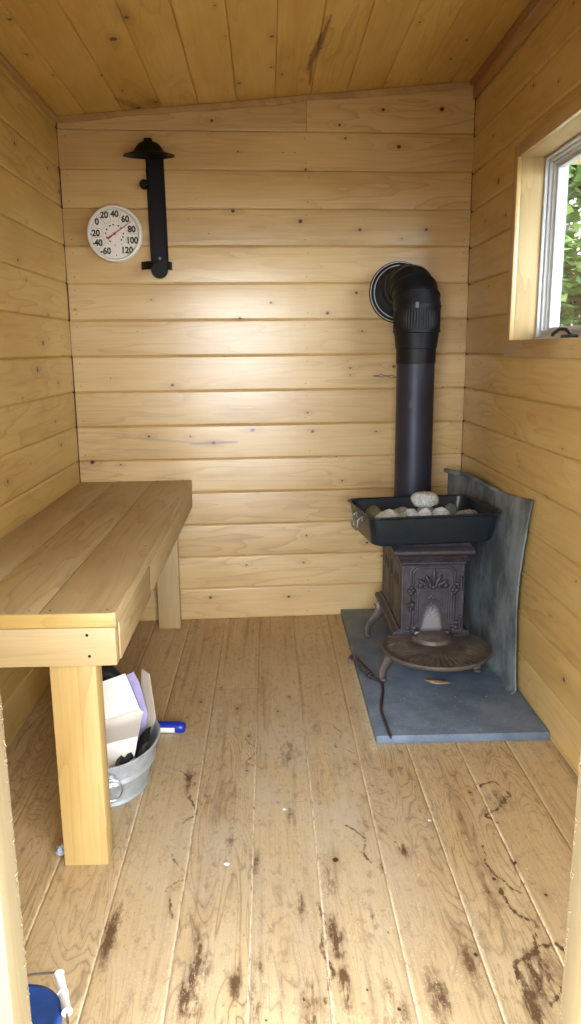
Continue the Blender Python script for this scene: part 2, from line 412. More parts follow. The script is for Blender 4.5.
# --- left wall: boards run along y
KL = [(2.956, 2.027, 8), (3.243, 1.966, 5), (3.372, 2.035, 7), (3.54, 1.979, 10), (2.883, 1.622, 7), (2.965, 1.561, 6), (3.229, 1.447, 7),
      (3.115, 1.335, 12), (3.021, 1.233, 11), (2.813, 1.138, 5), (3.216, 1.015, 6), (2.581, .871, 8), (3.282, .911, 8), (2.843, .894, 5),
      (3.027, 1.773, 5), (2.6, 1.40, 8), (2.3, 1.75, 9), (1.9, 1.2, 8), (1.5, .9, 9), (3.3, 1.17, 6), (2.7, .62, 7), (2.2, .35, 10)]
ml = [(a, b, r * .0009) for a, b, r in KL]
PL = .160; ZL = 2.2384
W = Boards(lambda U, V, H: np.stack([XL + H, U, V], -1))
zs = [ZL - k * PL for k in range(14)]; zs = [2.30] + [z for z in zs if z > .03] + [0]
for i in range(len(zs) - 1):
    v1, v0 = zs[i], zs[i + 1]
    W.board(v0, v1, YF, yb(XL) - .004 - random.uniform(0, .006), .006, .006, 60 + i * 2.7, random.uniform(.3, .7), h0=random.uniform(0, .003), marks=ml,
            full=(v1 - PL, v1), vclamp=lambda u: ceil_z(XL) + .004)
W.build('wall_left', M['side'], [(XL - .012, YF, -.02), (XL - .012, yb(XL) + .01, -.02), (XL - .012, yb(XL) + .01, 2.34), (XL - .012, YF, 2.34)])

# --- right wall with the window opening
KR = [(3.329, 2.144, 6), (2.858, 2.185, 8), (2.615, 2.122, 6), (2.979, 2.217, 4), (3.229, 1.951, 13), (3.396, 1.826, 5), (3.114, 1.804, 8),
      (2.534, 2.31, 7), (3.004, 2.369, 4), (3.309, 1.554, 6), (2.859, .984, 5), (2.388, .983, 5), (2.249, .259, 9), (2.501, .806, 6),
      (3.216, 1.148, 5), (2.217, .596, 5), (1.8, .7, 9), (1.6, 1.4, 8), (1.3, 1.9, 8), (2.75, .52, 7), (2.4, .42, 5)]
mr = [(a, b, r * .0009) for a, b, r in KR]
WY0, WY1, WZ0, WZ1 = 2.10, 2.950, 1.328, 1.976       # window opening
PR = .15756; ZR = 2.3773
W = Boards(lambda U, V, H: np.stack([XR - H, U, V], -1))
zs = [2.50] + [ZR - k * PR for k in range(1, 16)] + [0]
zs[1:1] = [ZR]
for i in range(len(zs) - 1):
    v1, v0 = zs[i], zs[i + 1]; w = 140 + i * 2.9; ti = random.uniform(.3, .7); hh = random.uniform(0, .003); ue = yb(XR) - .004 - random.uniform(0, .006)
    kw = dict(du=.006, dv=.006, w=w, tint=ti, h0=hh, full=(v1 - PR, v1), marks=mr, vclamp=lambda u: ceil_z(XR) + .004)
    cuts = sorted({v0, v1} | {z for z in (WZ0, WZ1) if v0 < z < v1})
    for a, b in zip(cuts[:-1], cuts[1:]):
        f = dict(lo=a == v0, hi=b == v1)
        if WZ0 - .001 < (a + b) / 2 < WZ1:
            W.board(a, b, YF, WY0, **kw, **f); W.board(a, b, WY1, ue, **kw, **f)
        else: W.board(a, b, YF, ue, **kw, **f)
W.build('wall_right', M['right'], None, flip=True)
# dark corner gap behind the right boards belongs to a corner strip
mb = MB(); mb.box(XR + .001, XR + .02, yb(XR) - .012, yb(XR) + .012, 0, 2.46, 0); tag(mb.build('trim_5', M['gap'], smooth=0), kind='structure')

# --- ceiling: boards run along y
KC = [(-.767, 2.605, 7), (-.766, 3.086, 5), (-.495, 2.824, 13), (-.558, 3.323, 6), (-.799, 2.876, 6), (-.424, 2.669, 8), (-.146, 2.646, 5),
      (-.097, 3.369, 8), (.034, 2.932, 8), (.032, 3.227, 6), (.076, 3.315, 7), (-.124, 2.889, 4), (.181, 3.139, 6), (.214, 3.08, 5),
      (.526, 3.536, 5), (.766, 3.143, 6), (-.532, 3.547, 12), (.749, 3.329, 6), (-.603, 3.142, 4), (.548, 2.932, 5), (.16, 3.40, 5), (-.45, 3.5, 9)]
mc = [(y, x, r * .001) for x, y, r in KC]
W = Boards(lambda U, V, H: np.stack([V, U, ceil_z(V) - H], -1))
xs = [-.915, -.756, -.600, -.437, -.278, -.114, .049, .204, .362, .518, .675, .822, .96]
def ceil_fields(U, V, ed, A):
    streak(A, U, V, 2.78, .232, 3.10, .200, .006); streak(A, U, V, 2.90, .220, 3.30, .176, .013); streak(A, U, V, 3.15, .186, 3.5, .196, .005)
    streak(A, U, V, 3.40, -.60, 3.62, -.50, .02, amp=.5); blob(A, U, V, 3.5, -.47, .06, .03, amp=.5); blob(A, U, V, 2.65, -.43, .08, .03, amp=.35)
for i in range(len(xs) - 1):
    W.board(xs[i], xs[i + 1], YF - .02, yb(XR) + .004, .006, .006, 260 + i * 3.1, random.uniform(.35, .75), h0=random.uniform(0, .002), groove=.003, depth=.004,
            marks=mc, fields=ceil_fields)
W.build('ceiling', M['ceil'])

# --- floor: boards run along y
FX, PF = -.3948, .1687
W = Boards(lambda U, V, H: np.stack([V, U, H - .0012], -1))
FS = [(1.341, -.188, .06, .014, 1.1), (1.38, -.178, .05, .012, 1.1), (1.44, -.168, .05, .008, .9), (1.34, -.172, .12, .028, .6), (1.36, -.086, .05, .014, .75), (1.508, .130, .045, .012, .95),
      (1.463, .139, .05, .014, 1.0), (1.34, .142, .07, .014, .95), (1.785, .342, .05, .022, .65), (1.40, -.038, .06, .012, .6),
      (1.418, -.153, .05, .02, .55), (1.514, -.376, .10, .022, .8), (1.40, .418, .10, .02, .5), (2.001, .666, .07, .05, .45),
      (1.362, .558, .08, .035, .75), (1.29, .516, .09, .02, .8), (1.308, .333, .09, .03, .6), (1.592, .06, .06, .014, .55),
      (1.476, -.18, .06, .012, .55), (1.677, .139, .07, .02, .5), (1.30, .07, .12, .02, .6), (1.30, -.05, .1, .03, .5), (1.28, .24, .1, .03, .55),
      (2.15, -.26, .1, .02, .5), (2.05, -.20, .09, .02, .45), (1.9, .25, .08, .02, .4), (1.75, -.05, .1, .02, .45), (2.3, .05, .15, .04, .4), (1.62, .52, .12, .02, .45),
      (2.5, .15, .12, .03, .38), (1.7, .27, .05, .01, .6), (1.95, .05, .07, .015, .5), (1.85, -.12, .09, .02, .4), (1.55, .23, .06, .012, .5)]
WATER = []
def meander(pts, wd, am, seed):
    r = random.Random(seed); out = []
    for (a, b), (c, d) in zip(pts[:-1], pts[1:]):
        for k in range(4): out.append((a + (c - a) * k / 4 + r.uniform(-.008, .008), b + (d - b) * k / 4 + r.uniform(-.005, .005)))
    out.append(pts[-1]); WATER.append((out, wd, am))
meander([(2.07, .62), (2.10, .68), (2.02, .70), (1.96, .65), (1.93, .60), (1.88, .63)], .004, .9, 1)
meander([(1.62, .55), (1.55, .56), (1.50, .60), (1.42, .57), (1.40, .52), (1.34, .50)], .005, 1.0, 2)
meander([(1.43, .56), (1.45, .62), (1.38, .65), (1.33, .60), (1.28, .55)], .005, .9, 3)
meander([(1.80, .56), (1.72, .545), (1.64, .57), (1.60, .60)], .003, .8, 4)
meander([(2.2, -.30), (2.12, -.24), (2.05, -.25), (1.98, -.22), (1.92, -.26)], .004, .7, 5)
meander([(1.8, -.28), (1.7, -.22), (1.66, -.27), (1.55, -.24)], .004, .6, 6)
meander([(1.9, .20), (1.84, .25), (1.77, .23), (1.7, .27)], .0035, .6, 7)
meander([(2.4, -.1), (2.32, -.05), (2.24, -.09), (2.2, -.03)], .0035, .5, 8)
meander([(2.5, .2), (2.42, .24), (2.33, .21), (2.28, .27)], .0035, .5, 9)
meander([(1.6, .10), (1.52, .115), (1.45, .10), (1.38, .12), (1.3, .10)], .005, .8, 10)
def floor_fields(U, V, ed, A):
    for a in FS: blob(A, U, V, *a[:4], amp=a[4])
    for (pl, wd, am) in WATER:
        for (p, q) in zip(pl[:-1], pl[1:]): streak(A, U, V, *p, *q, wd, amp=am)
    gy = 1.1 * np.exp(-((V - .12) / .42) ** 2 - ((U - 2.1) / .75) ** 2) + .35 * np.exp(-((V + .3) / .2) ** 2 - ((U - 1.7) / .5) ** 2)
    A['gy'][:] = np.clip(gy, 0, 1)
    A['wn'][:] = np.clip((2.85 - U) / .35, 0, 1) * (.35 + .65 * vnoise(U, V, 9, 4))
    near = np.clip((2.75 - U) / .7, 0, 1) * np.clip((V + .62) / .12, 0, 1) * np.clip((.80 - V) / .15, 0, 1)
    A['sd'][:] = np.clip(ed * 1.6, 0, 1) * np.clip(near * (.35 + 1.3 * vnoise(U, V, 5, 5)), 0, 1)
mf = [(random.uniform(.9, 3.6), FX + k * PF + random.uniform(.02, .15), random.uniform(.002, .0045)) for k in range(-4, 9) for _ in range(4)]
mf += [(2.68, -.27, .005), (2.62, -.13, .005), (2.59, .02, .004), (1.75, .158, .008), (1.42, .437, .005), (1.66, .548, .005), (1.72, .62, .005), (2.8, -.2, .004)]
for k in range(-4, 9):
    v0, v1 = max(FX + (k - 1) * PF, XL - .02), min(FX + k * PF, XR + .02)
    if v1 - v0 < .02: continue
    kw = dict(du=.005, dv=.004, tint=random.uniform(.35, .65), h0=random.uniform(0, .0012), groove=.0035, depth=.003,
              crown=.0006, full=(FX + (k - 1) * PF, FX + k * PF), marks=mf, fields=floor_fields)
    if k == 2:                                       # this board is pieced
        W.board(v0, v1, YF - .12, 2.786, w=400 + k * 3.7, **kw); W.board(v0, v1, 2.789, yb(XR) + .01, w=433.1, **dict(kw, tint=.62))
    else: W.board(v0, v1, YF - .12, yb(XR) + .01, w=400 + k * 3.7, **kw)
W.build('floor', M['floor'], flip=True)

# --- front wall with the doorway the picture is taken through
DX0, DX1, DZ = -.341, .402, 1.78
mb = MB()
mb.box(XL - .1, DX0 - .03, .845, YF, -.05, 2.5, 0, grain='z'); mb.box(DX1 + .03, XR + .15, .845, YF, -.05, 2.5, 0, grain='z'); mb.box(DX0 - .03, DX1 + .03, .845, YF, DZ, 2.5, 0, grain='x')
tag(mb.build('wall_front', M['wall'], smooth=0), kind='structure')
def rough_jamb(x0, x1, inner):
    b = MB(); b.box(x0, x1, .838, YF + .002, -.02, DZ, .002, grain='z')
    zz = np.linspace(.3, 1.1, 160)                  # saw-torn splinters along the inner edge
    for _ in range(60):
        z = random.uniform(.35, 1.05); s = random.uniform(.001, .0028); d = -1 if inner == x0 else 1
        b.tube([(inner - d * .002, YF - random.uniform(0, .012), z), (inner + d * s, YF - .004, z + random.uniform(-.008, .008))], [.0015, .0005], 5)
    return b
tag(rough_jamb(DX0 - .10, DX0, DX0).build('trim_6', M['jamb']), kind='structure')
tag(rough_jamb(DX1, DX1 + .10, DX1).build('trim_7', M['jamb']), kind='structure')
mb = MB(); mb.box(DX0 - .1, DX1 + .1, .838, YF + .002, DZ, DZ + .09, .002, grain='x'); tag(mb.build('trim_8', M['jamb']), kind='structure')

# --- ceiling trims
def rail(name, pts, w, h, mat, grain='x', wob=0.0):
    """a square-ish strip along a polyline; w = out of the wall, h = height"""
    b = MB(); P = []
    (x0, y0, z0), (x1, y1, z1), (ox, oy) = pts; n = 60
    for i in range(n + 1):
        t = i / n; dz = wob * (mnoise.noise(Vector((t * 9, 3.1, 0))) )
        c = Vector((x0 + (x1 - x0) * t, y0 + (y1 - y0) * t, z0 + (z1 - z0) * t)); hh = h + dz
        o = Vector((ox, oy, 0))
        P.append([c, c + o * w * .75, c + o * w - Vector((0, 0, h * .25)), c + o * w - Vector((0, 0, hh * .8)), c + o * w * .7 - Vector((0, 0, hh)), c - Vector((0, 0, hh)), c])
    b.grid(P, flip=True); o = b.build(name, mat, smooth=30)
    return tag(o, kind='structure')
rail('trim_1', ((XL, yb(XL), ceil_z(XL)), (XR, yb(XR), ceil_z(XR)), (0, -1)), .020, .026, M['trim'], wob=.012)
rail('trim_2', ((XR, YF, ceil_z(XR)), (XR, yb(XR), ceil_z(XR)), (-1, 0)), .034, .024, M['redtrim'])
rail('trim_3', ((XL, YF, ceil_z(XL)), (XL, yb(XL), ceil_z(XL)), (1, 0)), .018, .022, M['trim'], wob=.004)
mb = MB(); mb.box(XR - .016, XR - .001, YF, yb(XR) - .01, ceil_z(XR) - .075, ceil_z(XR) - .022, .002); tag(mb.build('trim_4', M['trim']), kind='structure')

# ------------------------------------------------------------------ window
win = bpy.data.objects.new('window_1', None); COL.objects.link(win); win.location = (XR, 2.6, WZ0); ORIG[win] = Vector(win.location); win['kind'] = 'structure'
XO = 1.075                                             # outer end of the reveal
b = MB(); T = .019
b.box(XR + .0005, 1.034, WY1, WY1 + T, WZ0 - .002, WZ1 + T, .001, grain='z')
b.box(XR + .0005, 1.034, WY0 - T, WY0, WZ0 - .002, WZ1 + T, .001, grain='z')
b.box(XR + .0005, 1.034, WY0, WY1, WZ1, WZ1 + T, .001, grain='y')
b.build('window_jamb', M['stud_pale'], win)
b = MB(); CW = .046
b.box(XR - .016, XR, WY1, WY1 + CW, WZ0, WZ1 + CW, .0012, grain='z'); b.box(XR - .016, XR, WY0 - CW, WY0, WZ0, WZ1 + CW, .0012, grain='z')
b.box(XR - .016, XR, WY0, WY1, WZ1, WZ1 + CW, .0012, grain='y')
b.build('window_casing', M['wall'], win)
b = MB(); b.box(XR - .020, 1.034, WY0 - .05, WY1 + CW + .004, 1.266, WZ0, .003, grain='y'); b.build('window_sill', M['wall'], win)
def frame_box(b, x0, x1, y0, y1, z0, z1, w, bev=.003):
    b.box(x0, x1, y0, y0 + w, z0, z1, bev); b.box(x0, x1, y1 - w, y1, z0, z1, bev)
    b.box(x0, x1, y0 + w, y1 - w, z0, z0 + w, bev); b.box(x0, x1, y0 + w, y1 - w, z1 - w, z1, bev)
b = MB(); frame_box(b, 1.021, 1.034, WY0 + .001, WY1 - .001, WZ0 + .001, WZ1 - .001, .010); frame_box(b, 1.035, XO + .03, WY0 + .001, WY1 - .001, WZ0 + .001, WZ1 - .001, .018)
b.build('window_frame', M['vinyl'], win)
b = MB(); frame_box(b, 1.047, 1.066, WY0 + .019, WY1 - .019, WZ0 + .019, WZ1 - .019, .010); frame_box(b, 1.056, 1.082, WY0 + .029, WY1 - .029, WZ0 + .029, WZ1 - .029, .016)
b.build('sash', M['vinyl'], win)
b = MB(); b.box(1.0345, 1.046, WY0 + .02, WY1 - .02, WZ0 + .0185, WZ0 + .032, .002); b.build('bottom_rail', M['vinylgrey'], win)
b = MB(); b.box(1.068, 1.072, WY0 + .044, WY1 - .044, WZ0 + .044, WZ1 - .044, 0); b.build('pane', M['glass'], win, smooth=0)
b = MB(); b.box(.992, 1.016, 2.52, 2.62, WZ0 + .0005, WZ0 + .014, .004)
b.tube([(1.004, 2.56, WZ0 + .014), (.994, 2.575, WZ0 + .030), (.986, 2.61, WZ0 + .032), (.984, 2.65, WZ0 + .022), (.984, 2.67, WZ0 + .014)], .006, 10)
tag(b.build('latch', M['blackp'], win), 'black crank latch')
# outside wall face around the window, so that the boards have a wall behind them
b = MB(); X0, X1 = XR + .012, XO
b.box(X0, X1, YF - .05, YB + .12, -.05, 1.2682, 0); b.box(X0, X1, YF - .05, YB + .12, WZ1 + T, 2.5, 0)
b.box(X0, X1, YF - .05, WY0 - T, 1.268, WZ1 + T, 0); b.box(X0, X1, WY1 + T, YB + .12, 1.268, WZ1 + T, 0)
tag(b.build('wall_right_outside', M['siding'], smooth=0), kind='structure')

# ------------------------------------------------------------------ bench
bench = empty('sauna_bench', (-.63, 2.66, 0), 'plank-topped wooden sauna bench along the left wall', 'bench')
XS = -.365; Y0B = 1.714
b = MB()
for x0, x1 in ((-.884, -.726), (-.7245, -.5455), (-.544, XS)): b.box(x0, x1, Y0B, yb(x1) - .004, .664, .700, .003, grain='y')
xs_, nails = [], []
b.build('seat', M['bench'], bench)
b = MB(); b.box(-.884, XS - .003, Y0B - .001, Y0B + .038, .567, .663, .003, grain='x'); tag(b.build('front_apron', M['stud_pale'], bench), 'pale end board')
b = MB(); b.box(-.884, XS - .006, Y0B - .003, Y0B, .665, .699, .0012, grain='x'); b.build('edge_strip', M['side'], bench)
b = MB(); b.box(XS - .038, XS, Y0B + .0385, 2.238, .567, .663, .003, grain='y'); b.box(XS - .038, XS - .0015, 2.240, yb(XS) - .006, .569, .663, .003, grain='y')
b.build('side_rail', M['bench'], bench)
for x, z in ((-.435, .645), (-.432, .592), (-.86, .64)):
    b = MB(); b.lathe([(0, -.001), (.0035, -.0008), (.004, .001)], (x, Y0B - .0012, z), 10, 'y'); b.build('screw', M['blackpaint'], bench)
b = MB(); b.box(-.542, -.429, 1.753, 1.818, 0, .5665, .004, grain='z'); b.build('leg', M['stud'], bench)
b = MB(); b.box(-.536, -.432, 3.465, 3.503, 0, .664, .004, grain='z')
b.build('leg', M['stud_pale'], bench)
b = MB(); b.box(-.884, -.846, Y0B + .04, yb(XL) - .006, .567, .663, .003, grain='y'); b.build('wall_ledger', M['stud'], bench)
for x in (-.86, -.75, -.70, -.57, -.52, -.39):
    for y in (1.735, 2.35 + random.uniform(-.01, .01), 2.98, 3.57):
        b = MB(); b.lathe([(0, .0006), (.003, .0005), (.0034, -.001)], (x + random.uniform(-.006, .006), y, .7), 8); b.build('nail', M['blackp'], bench)

# ------------------------------------------------------------------ thermometer
YT = yb(-.662); TX, TZ, TR = -.662, 1.805, .121
th = empty('wall_thermometer', (TX, YT - .004, TZ), 'round white dial thermometer on the back wall', 'thermometer')
b = MB(); b.lathe([(0, .0), (TR * .94, .0), (TR, -.006), (TR * .995, -.018), (TR * .96, -.026), (TR * .90, -.027), (TR * .865, -.022), (TR * .86, -.017), (0, -.017)][::-1],
                  (TX, YT - .004, TZ), 72, 'y'); b.build('case', M['white'], th)
b = MB(); b.lathe([(0, -.0185), (TR * .855, -.0185), (TR * .855, -.0165)], (TX, YT - .004, TZ), 64, 'y'); b.build('dial', M['dial'], th)
YD = YT - .004 - .0192
def text_geo(body, size, bold=.0):
    cu = bpy.data.curves.new('t', 'FONT'); cu.body = body; cu.size = size; cu.align_x = 'CENTER'; cu.align_y = 'CENTER'; cu.offset = bold; cu.resolution_u = 3
    o = bpy.data.objects.new('t', cu); COL.objects.link(o); dg = bpy.context.evaluated_depsgraph_get(); me = o.evaluated_get(dg).to_mesh()
    vs = [v.co.copy() for v in me.vertices]; fs = [list(p.vertices) for p in me.polygons]
    o.evaluated_get(dg).to_mesh_clear(); bpy.data.objects.remove(o); bpy.data.curves.remove(cu)
    return vs, fs
b = MB()
R = TR / 235.0
for s, px, py in (('20', 200, 140), ('40', 288, 132), ('60', 375, 172), ('80', 425, 255), ('100', 425, 345), ('120', 378, 425), ('-60', 197, 432), ('-40', 130, 365), ('-20', 112, 287), ('0', 137, 195)):
    vs, fs = text_geo(s, .0375, .0015)
    cx, cz = (px - 280) * R, -(py - 290) * R
    nb = MB(); nb.add([(TX + cx + v.x * .92, YD, TZ + cz + v.y) for v in vs], fs); nb.build('numeral', M['ink'], th, smooth=0)
def stroke(a0, r0, a1, r1, w):
    p0 = Vector((math.cos(a0) * r0, math.sin(a0) * r0)); p1 = Vector((math.cos(a1) * r1, math.sin(a1) * r1)); d = (p1 - p0).normalized(); n = Vector((-d.y, d.x)) * w / 2
    b.add([(TX + p.x, YD, TZ + p.y) for p in (p0 - n, p1 - n, p1 + n, p0 + n)], [(0, 1, 2, 3)])
D2 = math.radians
for a in (104, 70, 38, 0, -36, 132, 162, 191, 222):
    stroke(D2(a), TR * .47, D2(a), TR * .80, .0011)
for a in range(-60, 244, 4):                          # outer scale circle
    stroke(D2(a), TR * .835, D2(a + 4), TR * .835, .0009)
for k in range(41):
    a = -56 + k * 7.3; stroke(D2(a), TR * .455, D2(a), TR * (.425 if k % 4 else .40), .0012)
for a in (-42, -20, 1, 40, 62, 96, 120, 152, 178, 205, 236):
    stroke(D2(a - 6), TR * .315, D2(a + 6), TR * .315, .0055)
stroke(D2(-90), TR * .37, D2(-90), TR * .42, .004); stroke(D2(-88), TR * .72, D2(-88), TR * .77, .004)
b.build('scale_marks', M['ink'], th, smooth=0)
b = MB(); d = Vector((.83, 0, .56)).normalized(); n = Vector((-d.z, 0, d.x)); c0 = Vector((TX, YD - .004, TZ))
P = [(-.038, .0048), (-.030, .0044), (0, .0022), (.093, .0009)]
vs = [c0 + d * a + n * w for a, w in P] + [c0 + d * a - n * w for a, w in P[::-1]]; m = len(vs)
b.add(vs + [v + Vector((0, .0012, 0)) for v in vs], [tuple(range(m)), tuple(range(m, 2 * m))[::-1]] + [(i, i + m, (i + 1) % m + m, (i + 1) % m) for i in range(m)])
b.lathe([(0, -.0055), (.005, -.005), (.0055, 0)], (TX, YD, TZ), 20, 'y'); b.build('pointer', M['red'], th, smooth=30)
th.rotation_euler.z = math.atan(SKEW)
# ------------------------------------------------------------------ black wall bracket
YT = yb(-.47)
br = empty('lamp_bracket', (-.47, YT - .004, 1.66), 'tall black metal wall bracket with a flared cap, right of the dial', 'bracket')
YW = YT - .005
b = MB(); pl = [(-.513, 2.155), (-.441, 2.155), (-.435, 1.660), (-.507, 1.660)]
b.add([(x, YW - .004, z) for x, z in pl] + [(x, YW + .003, z) for x, z in pl], [(3, 2, 1, 0)[::-1], (4, 5, 6, 7)[::-1]] + [(i, (i + 1) % 4, (i + 1) % 4 + 4, i + 4) for i in range(4)])
for s in (0, 1):                                        # folded stiffening lips down both edges
    p0, p1 = (pl[0], pl[3]) if s == 0 else (pl[1], pl[2]); b.tube([(p0[0], YW - .006, p0[1]), (p1[0], YW - .006, p1[1])], .0035, 8)
b.build('back_plate', M['blackpaint'], br)
b = MB(); CXc, CZc = -.494, 2.122
prof = [(0, .052), (.022, .050), (.044, .040), (.058, .022), (.066, .010), (.090, .000), (.108, -.004), (.110, -.008), (.088, -.006), (.060, .004), (0, .004)]
Mh = Matrix.Diagonal((1, .52, 1)).to_4x4()
b.lathe(prof[::-1], (CXc, YW - .060, CZc), 48, 'z', M=Mh.to_3x3()); b.build('cap', M['blackpaint'], br)
b = MB(); b.box(CXc - .018, CXc + .016, YW - .075, YW - .02, 2.155, 2.184, .005); b.build('cap_tab', M['blackpaint'], br)
b = MB(); b.lathe([(0, -.036), (.014, -.034), (.020, -.026), (.020, -.016), (.010, -.006), (.009, .002)], (-.524, YW, 2.008), 24, 'y'); b.build('knob', M['blackpaint'], br)
b = MB(); ring = []
for i in range(41):
    a = PI * i / 40; ring.append((-.486 + .068 * math.cos(a), YW - .002 - .060 * math.sin(a)))
b.slab([[Vector((x, y, z)) for z in (1.652, 1.686)] for x, y in ring], .003); b.build('cup_band', M['blackpaint'], br)
b = MB(); b.lathe([(0, -.004), (.034, -.004), (.037, -.001), (.036, .004), (0, .004)][::-1], (-.469, YW - .066, 1.648), 32, 'y'); b.build('drop_disc', M['blackpaint'], br)
b = MB(); b.lathe([(0, -.004), (.006, -.0035), (.0075, 0)], (-.471, YW - .004, 1.703), 14, 'y'); b.build('screw', M['scuff'], br)

br.rotation_euler.z = math.atan(SKEW)

# ------------------------------------------------------------------ hearth slab, stove
b = MB()
n = 80; P = []
b.box(.347, .934, 2.335, 3.615, .0005, .031, .0035, seg=2)
tag(b.build('hearth_slab', M['hearth'], base=(.638, 2.97, .0005)), 'flat blue-grey stone slab under the iron stove', 'hearth')

SX0, SX1, SY, SYB, SZ0, SZ1 = .527, .779, 2.905, 3.44, .165, .462
stv = empty('wood_stove', (.653, 3.12, .031), 'small ornate cast iron stove standing on the grey slab', 'stove')
b = MB(); b.box(SX0 + .014, SX1 - .001, SY + .026, SYB, SZ0, SZ1 + .05, .004)
b.build('firebox', M['iron'], stv)
def gauss(x, z, cx, cz, rx, rz, rot=0.0):
    c, s = math.cos(rot), math.sin(rot); dx, dz = x - cx, z - cz
    return np.exp(-((dx * c + dz * s) / rx) ** 2 - ((-dx * s + dz * c) / rz) ** 2)
def dome(x, z, cx, cz, rx, rz, rot=0.0):
    c, s = math.cos(rot), math.sin(rot); dx, dz = x - cx, z - cz
    return np.sqrt(np.clip(1 - ((dx * c + dz * s) / rx) ** 2 - ((-dx * s + dz * c) / rz) ** 2, 0, 1))
def arch_sdf(x, z, hw, top, rad, bot):
    """distance to a round-shouldered arch outline"""
    qx = np.abs(x) - (hw - rad); qz = z - (top - rad)
    d = np.where((qx > 0) & (qz > 0), np.hypot(qx, qz) - rad, np.maximum(qx, qz) - rad)
    return np.maximum(d, bot - z)
def front_height(x, z):                               # x in -1..1, z in 0..1 (heights in metres)
    h = np.zeros_like(x); A = x * .126; B = z * .297
    ridge = lambda d, w: np.exp(-(d / w) ** 2)
    h += .0035 * ridge(arch_sdf(A, B, .088, .285, .032, .012), .0032)
    h += .0020 * ridge(arch_sdf(A, B, .079, .276, .028, .02), .0022)
    inn = arch_sdf(A + .003, B, .046 + .012 * (1 - z), .205, .03, .005)
    h += -.006 * (1 / (1 + np.exp(inn / .0015))); h += .003 * ridge(inn, .003)
    h += -.003 / (1 + np.exp(arch_sdf(A + .003, B, .028 + .012 * (1 - z), .195, .02, .005) / .0015)) * -1.6
    for s in (-1, 1):                                   # leaf spray of the palmette
        for cx, cz, rx, rz, ro in ((.020, .226, .010, .026, .5), (.038, .214, .009, .026, 1.0), (.052, .203, .011, .013, 0), (.012, .205, .007, .014, .2), (.030, .197, .012, .007, .2)):
            h = np.maximum(h, .009 * dome(A, B, s * cx, cz, rx, rz, -s * ro))
        for cx, cz in ((.086, .196), (.080, .184), (.096, .184), (.088, .172)):
            h = np.maximum(h, .009 * dome(A, B, s * cx, cz, .010, .009))
        h = np.maximum(h, .007 * dome(A, B, s * .098, .025, .011, .011)); h = np.maximum(h, .005 * dome(A, B, s * .070, .023, .010, .010))
        for cx in (.060, .068, .076): h += .0015 * ridge(A - s * cx, .0018) * (B < .17) * (B > .045)
    h = np.maximum(h, .011 * dome(A, B, .002, .238, .0105, .034)); h = np.maximum(h, .008 * dome(A, B, .002, .196, .012, .009))
    for cx, cz in ((-.002, .160), (-.010, .150), (.006, .150), (-.002, .128), (-.006, .098), (.004, .088), (-.012, .075), (.008, .073), (-.002, .108)):
        h = np.maximum(h, .0035 * dome(A, B, cx, cz, .008, .007) - .002)
    for cx, cz in ((-.088, .128), (-.080, .118), (-.098, .118), (-.088, .105), (.086, .032), (.072, .032)): h = np.maximum(h, .008 * dome(A, B, cx, cz, .009, .009))
    bead = .5 + .5 * np.cos(B * 2 * PI / .008); bx = .5 + .5 * np.cos(A * 2 * PI / .008)
    h += .002 * ridge(np.abs(A) - .121, .003) * bead + .002 * ridge(B - .008, .003) * bx
    return h
def relief(x0, x1, z0, z1, y, nx, nz, fn, name, mat, wear=None, side=None):
    X, Z = np.meshgrid(np.linspace(-1, 1, nx), np.linspace(0, 1, nz), indexing='ij'); H = fn(X, Z)
    b = MB(); P = []
    for i in range(nx):
        row = []
        for j in range(nz):
            u = x0 + (x1 - x0) * (X[i, j] + 1) / 2; z = z0 + (z1 - z0) * Z[i, j]
            row.append(Vector((u, y - H[i, j], z)) if side is None else Vector((side - H[i, j], u, z)))
        P.append(row)
    b.grid(P, flip=side is not None)
    return b.build(name, mat, stv, attrs={'wear': (wear(X, Z) if wear else np.zeros_like(X)).ravel()}, smooth=60)
def front_wear(x, z):
    return 1.25 * np.exp(-((x + .02) / (.36)) ** 4 - ((z - .02) / .16) ** 2) + .85 * np.exp(-((x + .02) / .28) ** 2 - ((z - .26) / .18) ** 2)
door = relief(SX0, SX1, SZ0, SZ1, SY + .012, 200, 236, front_height, 'front_door', M['iron'], front_wear)
b = MB()
for z in (.212, .375):
    b = MB(); b.tube([(SX1 - .016, SY - .002, z - .022), (SX1 - .016, SY - .002, z + .022)], .0052, 12); b.ell((SX1 - .016, SY - .002, z + .026), .0072, .0072, .0072)
    b.ell((SX1 - .028, SY + .006, z), .013, .006, .008); b.build('hinge', M['iron'], door)
b = MB(); b.ell((SX0 + .040, SY - .002, .296), .012, .012, .010); b.tube([(SX0 + .04, SY, .296), (SX0 + .016, SY - .004, .290)], [.006, .004], 10); b.build('latch_knob', M['iron'], door)
def side_height(x, z):
    A = x * .26; B = z * .297; h = np.zeros_like(x); ridge = lambda d, w: np.exp(-(d / w) ** 2)
    for c in (-.125, .125):
        d = arch_sdf(A - c, B, .098, .27, .05, .03); h += .004 * ridge(d, .004) - .002 / (1 + np.exp(d / .002))
        d = arch_sdf(A - c, B, .06, .235, .04, .05); h += .004 * ridge(d, .004)
        for s in (-1, 1): h = np.maximum(h, .008 * dome(A - c, B, s * .03, .20, .018, .026, s * .6))
    for cz in (.21, .19, .23): h = np.maximum(h, .008 * dome(A, B, 0, cz, .012, .014))
    return h
o = relief(SY + .012, SYB, SZ0, SZ1, 0, 150, 90, side_height, 'side_panel', M['iron'], side=SX0 + .001)
